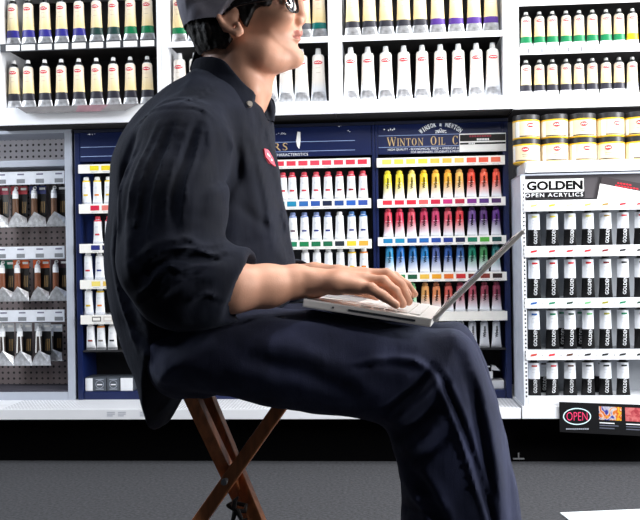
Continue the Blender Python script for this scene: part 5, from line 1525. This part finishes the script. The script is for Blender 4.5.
def build_collar():
    F_ = Field(ax(L(186, 0)[0], L(282, 0)[0], .0026), ax(-.115, .115, .0026), ax(L(0, 132)[2], L(0, 50)[2], .0026))
    # shell about the neck, cut to the outline of the collar
    F_.caps([L(232, 44), L(232, 84), L(228, 118)], [.070, .081, .124], .02)
    inner = Field(F_.xs, F_.ys, F_.zs); inner.caps([L(232, 40), L(232, 84), L(228, 122)], [.0625, .0725, .113], .02)
    F_.f = np.maximum(F_.f, -inner.f)
    C = spline(L2([(193, 60), (203, 57.5), (216, 58.5), (227, 63), (238, 76), (247, 86), (255, 93), (256, 101), (254, 109), (249, 112), (243, 104), (232, 92), (217, 81), (203, 76), (190, 76)], -.065), 3)
    C2 = spline(L2([(193, 60), (203, 57.5), (216, 58.5), (230, 62), (246, 76), (262, 92), (272, 98), (274, 106), (270, 116), (264, 116), (254, 104), (238, 92), (217, 81), (203, 76), (190, 76)], .05), 3)
    a = Field(F_.xs, F_.ys, F_.zs); a.f[:] = -1; a.prism(C, -.2, 0.0, 'and')
    b = Field(F_.xs, F_.ys, F_.zs); b.f[:] = -1; b.prism(C2, -.0, .2, 'and')
    F_.f = np.maximum(F_.f, np.minimum(a.f, b.f))
    F_.infl(spline(L2([(263, 86), (268, 96), (271.5, 104), (272, 116), (268, 127), (262, 122), (259, 110), (259, 96)]), 3), .022, .012, .006, .003)
    F_.infl(spline(L2([(262, 104), (268, 118), (270, 132), (262, 132), (255, 118)]), 3), .010, .012, .006, .003)
    return sdf_mesh('collar', F_, [SHIRT], 1)
COLLAR = link('collar', build_collar(), SHIRT_O)
from mathutils.bvhtree import BVHTree
cm_ = COLLAR.data; bvc = BVHTree.FromPolygons([v.co.copy() for v in cm_.vertices], [tuple(q.vertices) for q in cm_.polygons])
hit, nrm, _, _ = bvc.ray_cast(PMI @ CAM_LOC, (PMI.to_3x3() @ ray(249.5, 104)).normalized())
if hit is None: hit, nrm, _, _ = bvc.find_nearest(Vector(L(249.5, 104, -.08)))
bm = bmesh.new(); bmesh.ops.create_cone(bm, cap_ends=True, segments=16, radius1=.0058, radius2=.0046, depth=.0036)
m = MB(); m.bm(bm, mat('collar_button', srgb(168, 158, 146), .3), Matrix.Translation(hit + nrm * .0012) @ nrm.to_track_quat('Z', 'Y').to_matrix().to_4x4())
m.build('button', COLLAR)

# ---------------- trousers
def build_trousers():
    F_ = Field(axv((-.34, .60, .0046)), axv((-.26, .30, .0048)), axv((.02, L(0, 285)[2], .0046)))
    yl = -.105
    leg = [(166, 384), (162, 362), (172, 338), (200, 318), (238, 310), (290, 308), (330, 314), (380, 322.5), (425, 329.5), (444, 328.5), (460, 331), (472, 342), (481, 357), (488, 375), (497, 402), (505, 432), (513, 468), (520, 515), (526, 560), (531, 610), (533, 640),
           (480, 644), (406, 640), (402, 600), (400, 560), (401, 520), (402, 492), (398, 468), (393, 446), (386, 428), (372, 420.5), (345, 416), (310, 411.5), (270, 405), (232, 397.5), (196, 391)]
    P = spline(L2(leg, yl), 3)
    xk, xh = L(440, 0, yl)[0], L(230, 0, yl)[0]
    def wd(x, z): return np.interp(x, [xh, xk], [.105, .092]).astype(np.float32)
    F_.infl(P, yl + .005, wd, .072, 0)
    P2 = P + np.array((.004, -.004))
    F_.infl(P2, -yl + .005, wd, .072, .01)
    F_.caps([L(188, 352, -.05), L(188, 352, .05)], [.078, .078], .05); F_.caps([L(176, 340, -.08), L(176, 340, .08)], [.07, .07], .04)
    # hollow hems
    for y in (yl, -yl): F_.caps([L(468, 660, y), L(468, 636, y)], [.066, .062], .006, 'sub')
    S = []
    def st(pts, w, h, y=-.19): S.append((P3(pts, y), w, h))
    seam = [(418, 360), (436, 374), (446, 395), (457, 420), (468, 452), (478, 485), (490, 525), (500, 580)]
    st([(a - 3, b + 1) for a, b in seam], .0034, .0062); st([(a + 3.5, b - 1) for a, b in seam], .0036, -.0060)
    st([(a + 9, b - 1) for a, b in seam], .0040, .0034)
    st([(466, 338), (478, 372), (487, 410), (495, 455), (501, 500), (508, 560)], .010, .0075); st([(470, 385), (480, 430), (487, 470), (493, 520)], .0085, -.0085)
    st([(505, 440), (510, 480), (515, 530)], .006, -.005); st([(450, 332), (464, 350), (472, 376)], .010, .004)
    st([(386, 425), (404, 410), (424, 394), (440, 376)], .0085, .0085); st([(386, 414), (402, 398), (420, 384), (432, 366)], .0075, -.0080); st([(396, 438), (416, 424), (440, 402)], .0075, -.0080)
    st([(398, 454), (420, 440), (446, 418)], .0085, .0075); st([(404, 470), (424, 456), (448, 438)], .0075, -.006)
    st([(402, 486), (420, 506), (434, 536)], .0085, .0070); st([(412, 474), (432, 500), (448, 540)], .0085, -.0075); st([(424, 470), (444, 500), (460, 540)], .008, .006)
    st([(402, 505), (422, 496), (442, 502)], .0075, .006); st([(402, 522), (420, 513), (436, 516)], .006, -.0055)
    st([(352, 364), (386, 358), (414, 360), (436, 372)], .0045, .0050); st([(350, 369), (388, 365), (416, 368)], .0045, -.0045)
    st([(250, 340), (300, 350), (350, 372), (384, 400)], .014, .004); st([(240, 356), (300, 372), (350, 392)], .012, -.004)
    F_.emboss(S, -1, -.10); F_.emboss(S[3:12], 1, .12)
    F_.noise(.003, 16, 21, (1.2, 1.4, .8)); F_.noise(.0013, 46, 22)
    carve_stool(F_)
    F_.prism(np.array([A_[[0, 2]] + (-.006, .02), A_[[0, 2]] - up[[0, 2]] * (thick + .003) - u[[0, 2]] * .006, B_[[0, 2]] - up[[0, 2]] * (thick + .003) + u[[0, 2]] * .012, B_[[0, 2]] + u[[0, 2]] * .012 + (0, .02)]), -.20, .19, 'sub', 0)
    return sdf_mesh('trousers', F_, [PANTS], 1)
link('trousers', build_trousers(), BODY)
# ---------------- shoes
SHOE = mat('black_leather', srgb(22, 22, 24), .4); SOLE = mat('rubber_sole', srgb(14, 14, 14), .8)
def build_shoe(an, s):
    c = np.array((an[0], an[1], 0))
    F_ = Field(ax(c[0] - .10, c[0] + .25, .005), ax(c[1] - .08, c[1] + .08, .005), ax(-.004, .15, .005))
    F_.caps([c + (-.03, 0, .05), c + (.06, s * .005, .05), c + (.15, s * .012, .042), c + (.185, s * .012, .038)], [.046, .048, .044, .036], .02)
    F_.caps([c + (-.02, 0, .06), c + (-.005, 0, .115)], [.048, .048], .02)
    X, Y, Z = F_.grid(tuple(slice(0, n) for n in F_.f.shape)); F_.f = np.maximum(F_.f, .002 - Z + 0 * X + 0 * Y)
    return sdf_mesh('shoe', F_, [SHOE, SOLE], 1, lambda C: (C[:, 2] < .018).astype(int))
for an, s in ((ANN, -1), (ANF, 1)): link('shoe', build_shoe(an, s), BODY)
# chest badge
from mathutils.bvhtree import BVHTree
sm = SHIRT_O.data
bvh = BVHTree.FromPolygons([v.co.copy() for v in sm.vertices], [tuple(q.vertices) for q in sm.polygons])
def BP(px, py, l=0):
    """point lying on the shirt front"""
    o = PMI @ CAM_LOC; d = (PMI.to_3x3() @ ray(px, py)).normalized()
    hit, nrm, _, _ = bvh.ray_cast(o, d)
    if hit is None: hit, nrm, _, _ = bvh.find_nearest(Vector(L(px, py, -.06)))
    return tuple(hit + nrm * l)
m = MB()
o5 = [(262.5, 149), (267, 151), (271.2, 158), (274.0, 166.5), (269.5, 164), (264, 157)]
m.add([BP(a, b, .0035) for a, b in o5] + [BP(a, b, -.001) for a, b in o5], [(5, 4, 3, 2, 1, 0)] + [(i, (i + 1) % 6, 6 + (i + 1) % 6, 6 + i) for i in range(6)], mat('badge_red', srgb(255, 96, 116), .6))
for q in ([(265, 153.5), (268, 156), (268.2, 158), (265.3, 155.5)], [(269, 158.5), (270.8, 161), (271.0, 163.2), (268.6, 160.5)]):
    m.add([BP(a, b, .0042) for a, b in q], [(3, 2, 1, 0)], TEXTW)
m.build('chest_badge', SHIRT_O)

# ------------------------------------------------------------------ laptop
LAPM = mat('laptop_white', srgb(228, 224, 220), .35, noise=.03); LAPK = mat('keycap_white', srgb(232, 230, 228), .4, noise=.02); LAPG = mat('laptop_edge_grey', srgb(150, 150, 152), .4); SCRN = mat('laptop_screen', srgb(60, 66, 76), .15)
def lap_frame(o, u, up):
    M = Matrix(((u[0], 0, up[0], o[0]), (0, 1, 0, o[1]), (u[2], 0, up[2], o[2]), (0, 0, 0, 1))); return M
t = thing('laptop', 'open white laptop resting on the man\'s thighs under his hands', 'laptop'); t.matrix_world = PM @ Matrix.Translation(Vector(A_)) @ Matrix.Rotation(math.radians(-1.5), 4, 'Z')
LT = t
ang = math.atan2(u[2], u[0])
MB_ = Matrix.Rotation(-ang, 4, 'Y')
def place(me_mb, name, parent, M):
    o = me_mb.build(name, parent); 
    for v in o.data.vertices: v.co = M @ v.co
    return o
m = MB(); m.box(0, Lb, 0, wdt, -thick, 0, LAPM, .0025); base = place(m, 'base', LT, MB_)
m = MB(); m.box(Lb * .36, Lb * .88, -.0006, .003, -thick * .62, -thick * .40, DKGREY); place(m, 'disc_slot', base, MB_)
m = MB(); m.lathe([(.0016, -.0006), (.0016, .002)], DKGREY, 10, (Lb * .24, 0, -thick * .5), 'Y'); place(m, 'port', base, MB_)
m = MB(); m.box(Lb * .06, Lb * .36, wdt * .33, wdt * .67, .0001, .0006, LAPG); place(m, 'trackpad', base, MB_)
m = MB()
for r in range(5):
    for c in range(12):
        x0 = Lb * .44 + r * Lb * .095; y0 = .022 + c * (wdt - .044) / 12
        m.box(x0, x0 + Lb * .08, y0 + .001, y0 + (wdt - .044) / 12 - .001, .0001, .0022, LAPK)
k = place(m, 'keyboard', base, MB_); k['kind'] = 'stuff'
v = T_ - B_; Ls = float(np.linalg.norm(v)); v /= Ls; ang2 = math.atan2(v[2], v[0])
MS = Matrix.Translation(Vector(B_ - A_)) @ Matrix.Rotation(-ang2, 4, 'Y')
m = MB(); m.box(.002, Ls, 0, wdt, -.0065, .0, LAPM, .0022); sc_ = place(m, 'screen', LT, MS)
m = MB(); m.box(.018, Ls - .014, .014, wdt - .014, .0001, .0006, SCRN); place(m, 'display', sc_, MS)
m = MB(); m.tube([(0, .05, -.005), (0, wdt - .05, -.005)], .0055, LAPG, 12); place(m, 'hinge', LT, MS)

# ------------------------------------------------------------------ folding stool
WOOD = mat('stool_wood', srgb(188, 116, 70), .45, noise=.3, scale=16)
n = WOOD.node_tree; mp = n.nodes.new('ShaderNodeMapping'); mp.inputs['Scale'].default_value = (6, 6, .7); tcn = n.nodes['Texture Coordinate']
n.links.new(tcn.outputs['Object'], mp.inputs['Vector']); n.links.new(mp.outputs['Vector'], n.nodes['Noise Texture'].inputs['Vector'])
LEATHER = mat('stool_leather', srgb(30, 20, 16), .6)
t = thing('folding_stool', 'three-legged folding wooden stool the man sits on', 'stool'); t.matrix_world = PM
legs = STOOL
for k, (tp, bt) in enumerate(STOOL):
    m = MB(); m.bar(bt, tp, .024, .024, WOOD, side=(0, 1, 0) if k != 2 else (0, 1, 0)); 
    lg = m.build('leg', t)
    m = MB(); m.lathe([(.012, 0.0005), (.013, .006), (.012, .016)], SOLE, 12, (bt[0], bt[1], 0)); m.build('foot_cap', lg)
m = MB(); m.lathe([(.0055, -.052), (.006, -.047), (.004, -.046), (.004, .046), (.006, .047), (.0055, .052)], GREYM, 12, tuple(J), 'Y'); m.build('bolt', t)
c = sum(l[0] for l in legs) / 3
m = MB(); ring = []
cor = [l[0] + (l[0] - c) * .03 for l in legs]
vs = []; N = 8
top_z = zs + .006
for i in range(N + 1):
    for jx in range(N + 1 - i):
        a, b = i / N, jx / N; p = cor[0] * (1 - a - b) + cor[1] * a + cor[2] * b
        sag = 27 * (1 - a - b) * a * b * .03
        vs.append((p[0], p[1], top_z + .010 - sag))
def ix(i, j): return sum(N + 1 - q for q in range(i)) + j
fs = []
for i in range(N):
    for j in range(N - i):
        fs.append((ix(i, j), ix(i + 1, j), ix(i, j + 1)))
        if j < N - i - 1: fs.append((ix(i + 1, j), ix(i + 1, j + 1), ix(i, j + 1)))
o = len(vs); vs2 = vs + [(x, y, z - .004) for x, y, z in vs]
rim = [ix(0, j) for j in range(N)] + [ix(i, N - i) for i in range(N)] + [ix(i, 0) for i in range(N, 0, -1)]
fs2 = fs + [tuple(reversed([q + o for q in f])) for f in fs] + [(rim[i], rim[(i + 1) % len(rim)], rim[(i + 1) % len(rim)] + o, rim[i] + o) for i in range(len(rim))]
m.add(vs2, fs2, LEATHER); m.build('seat', t)
# leather thong knotted round a leg below the joint
q = L(239, 507, -.02)
m = MB(); cc = q
m.tube([cc + (-.016, -.014, .006), cc + (0, -.020, 0), cc + (.014, -.012, -.004), cc + (.010, .012, .0), cc + (-.014, .012, .004), cc + (-.016, -.014, .006)], .004, LEATHER, 8)
m.tube([cc + (-.004, -.020, .004), cc + (-.001, -.022, .018), cc + (.004, -.020, .024)], [.005, .004, .002], LEATHER, 8)
m.tube([cc + (.002, -.020, 0), cc + (.012, -.026, -.016), cc + (.020, -.022, -.014)], [.005, .004, .002], LEATHER, 8)
m.tube([cc + (-.002, -.020, -.002), cc + (-.006, -.026, -.022)], [.005, .003], LEATHER, 8)
m.build('strap', t)
# ------------------------------------------------------------------ light
w = bpy.data.worlds.new('store_ambience'); SC.world = w; w.use_nodes = True
w.node_tree.nodes['Background'].inputs['Color'].default_value = (.55, .62, .75, 1)
w.node_tree.nodes['Background'].inputs['Strength'].default_value = .03
def area(name, loc, target, power, sx, sy, col=(1, 1, 1)):
    d = bpy.data.lights.new(name, 'AREA'); d.energy = power; d.shape = 'RECTANGLE'; d.size = sx; d.size_y = sy; d.color = col
    o = bpy.data.objects.new(name, d); COL.objects.link(o); o.location = loc
    o.rotation_euler = (Vector(target) - Vector(loc)).to_track_quat('-Z', 'Y').to_euler()
    return o
area('ceiling_strip_light', (.85, -.60, 2.7), (.6, .22, .9), 48, 2.6, .3, (1, .99, .98))
area('ceiling_aisle_light', (1.2, -2.0, 2.9), (1.1, -1.6, 0), 5, 1.2, .5, (.96, .98, 1))
area('front_strip_light', (1.0, -1.0, 1.95), (.35, .2, .85), 34, 2.0, .25, (1, .99, .98))
area('right_shelf_light', (2.25, -.70, 1.2), (.7, .2, .75), 32, .5, 1.4, (1, 1, 1))
area('key_softbox', (2.5, -1.30, 1.15), (.15, -1.3, .75), 70, .6, .8, (.95, .97, 1))
area('left_shelf_light', (-2.1, -.50, 1.1), (-.6, .2, .6), 10, .4, 1.4, (.96, .98, 1))
area('rim_softbox', (-2.2, -.9, 1.9), (-.25, -1.3, .95), 24, .5, .7, (.8, .88, 1))
def spot(name, loc, target, power, deg, soft=.12, col=(1, .97, .94)):
    d = bpy.data.lights.new(name, 'SPOT'); d.energy = power; d.spot_size = math.radians(deg); d.spot_blend = .9; d.shadow_soft_size = soft; d.color = col
    o = bpy.data.objects.new(name, d); COL.objects.link(o); o.location = loc
    o.rotation_euler = (PM @ Vector(target) - Vector(loc)).to_track_quat('-Z', 'Y').to_euler()
spot('added_hand_spot', (1.5, -2.1, 1.55), L(350, 274, -.14), 105, 11.5)  # unseen spot added to brighten the hand and forearm
spot('added_face_spot', (1.5, -2.25, 1.2), L(284, 30, -.05), 38, 10)  # fill put in for the face, no real lamp stands there
spot('added_knee_spot', (1.9, -2.3, .75), L(474, 440, -.12), 105, 11, .15, (.88, .92, 1))  # added spot, lifts the knee and shin
spot('added_shoulder_spot', (-.7, -2.3, 2.5), L(170, 170, -.2), 75, 16, .1, (.85, .9, 1))  # added grazing spot to bring out the sleeve folds
SC.view_settings.view_transform = 'Standard'
SC.view_settings.look = 'None'
SC.view_settings.exposure = 0.0
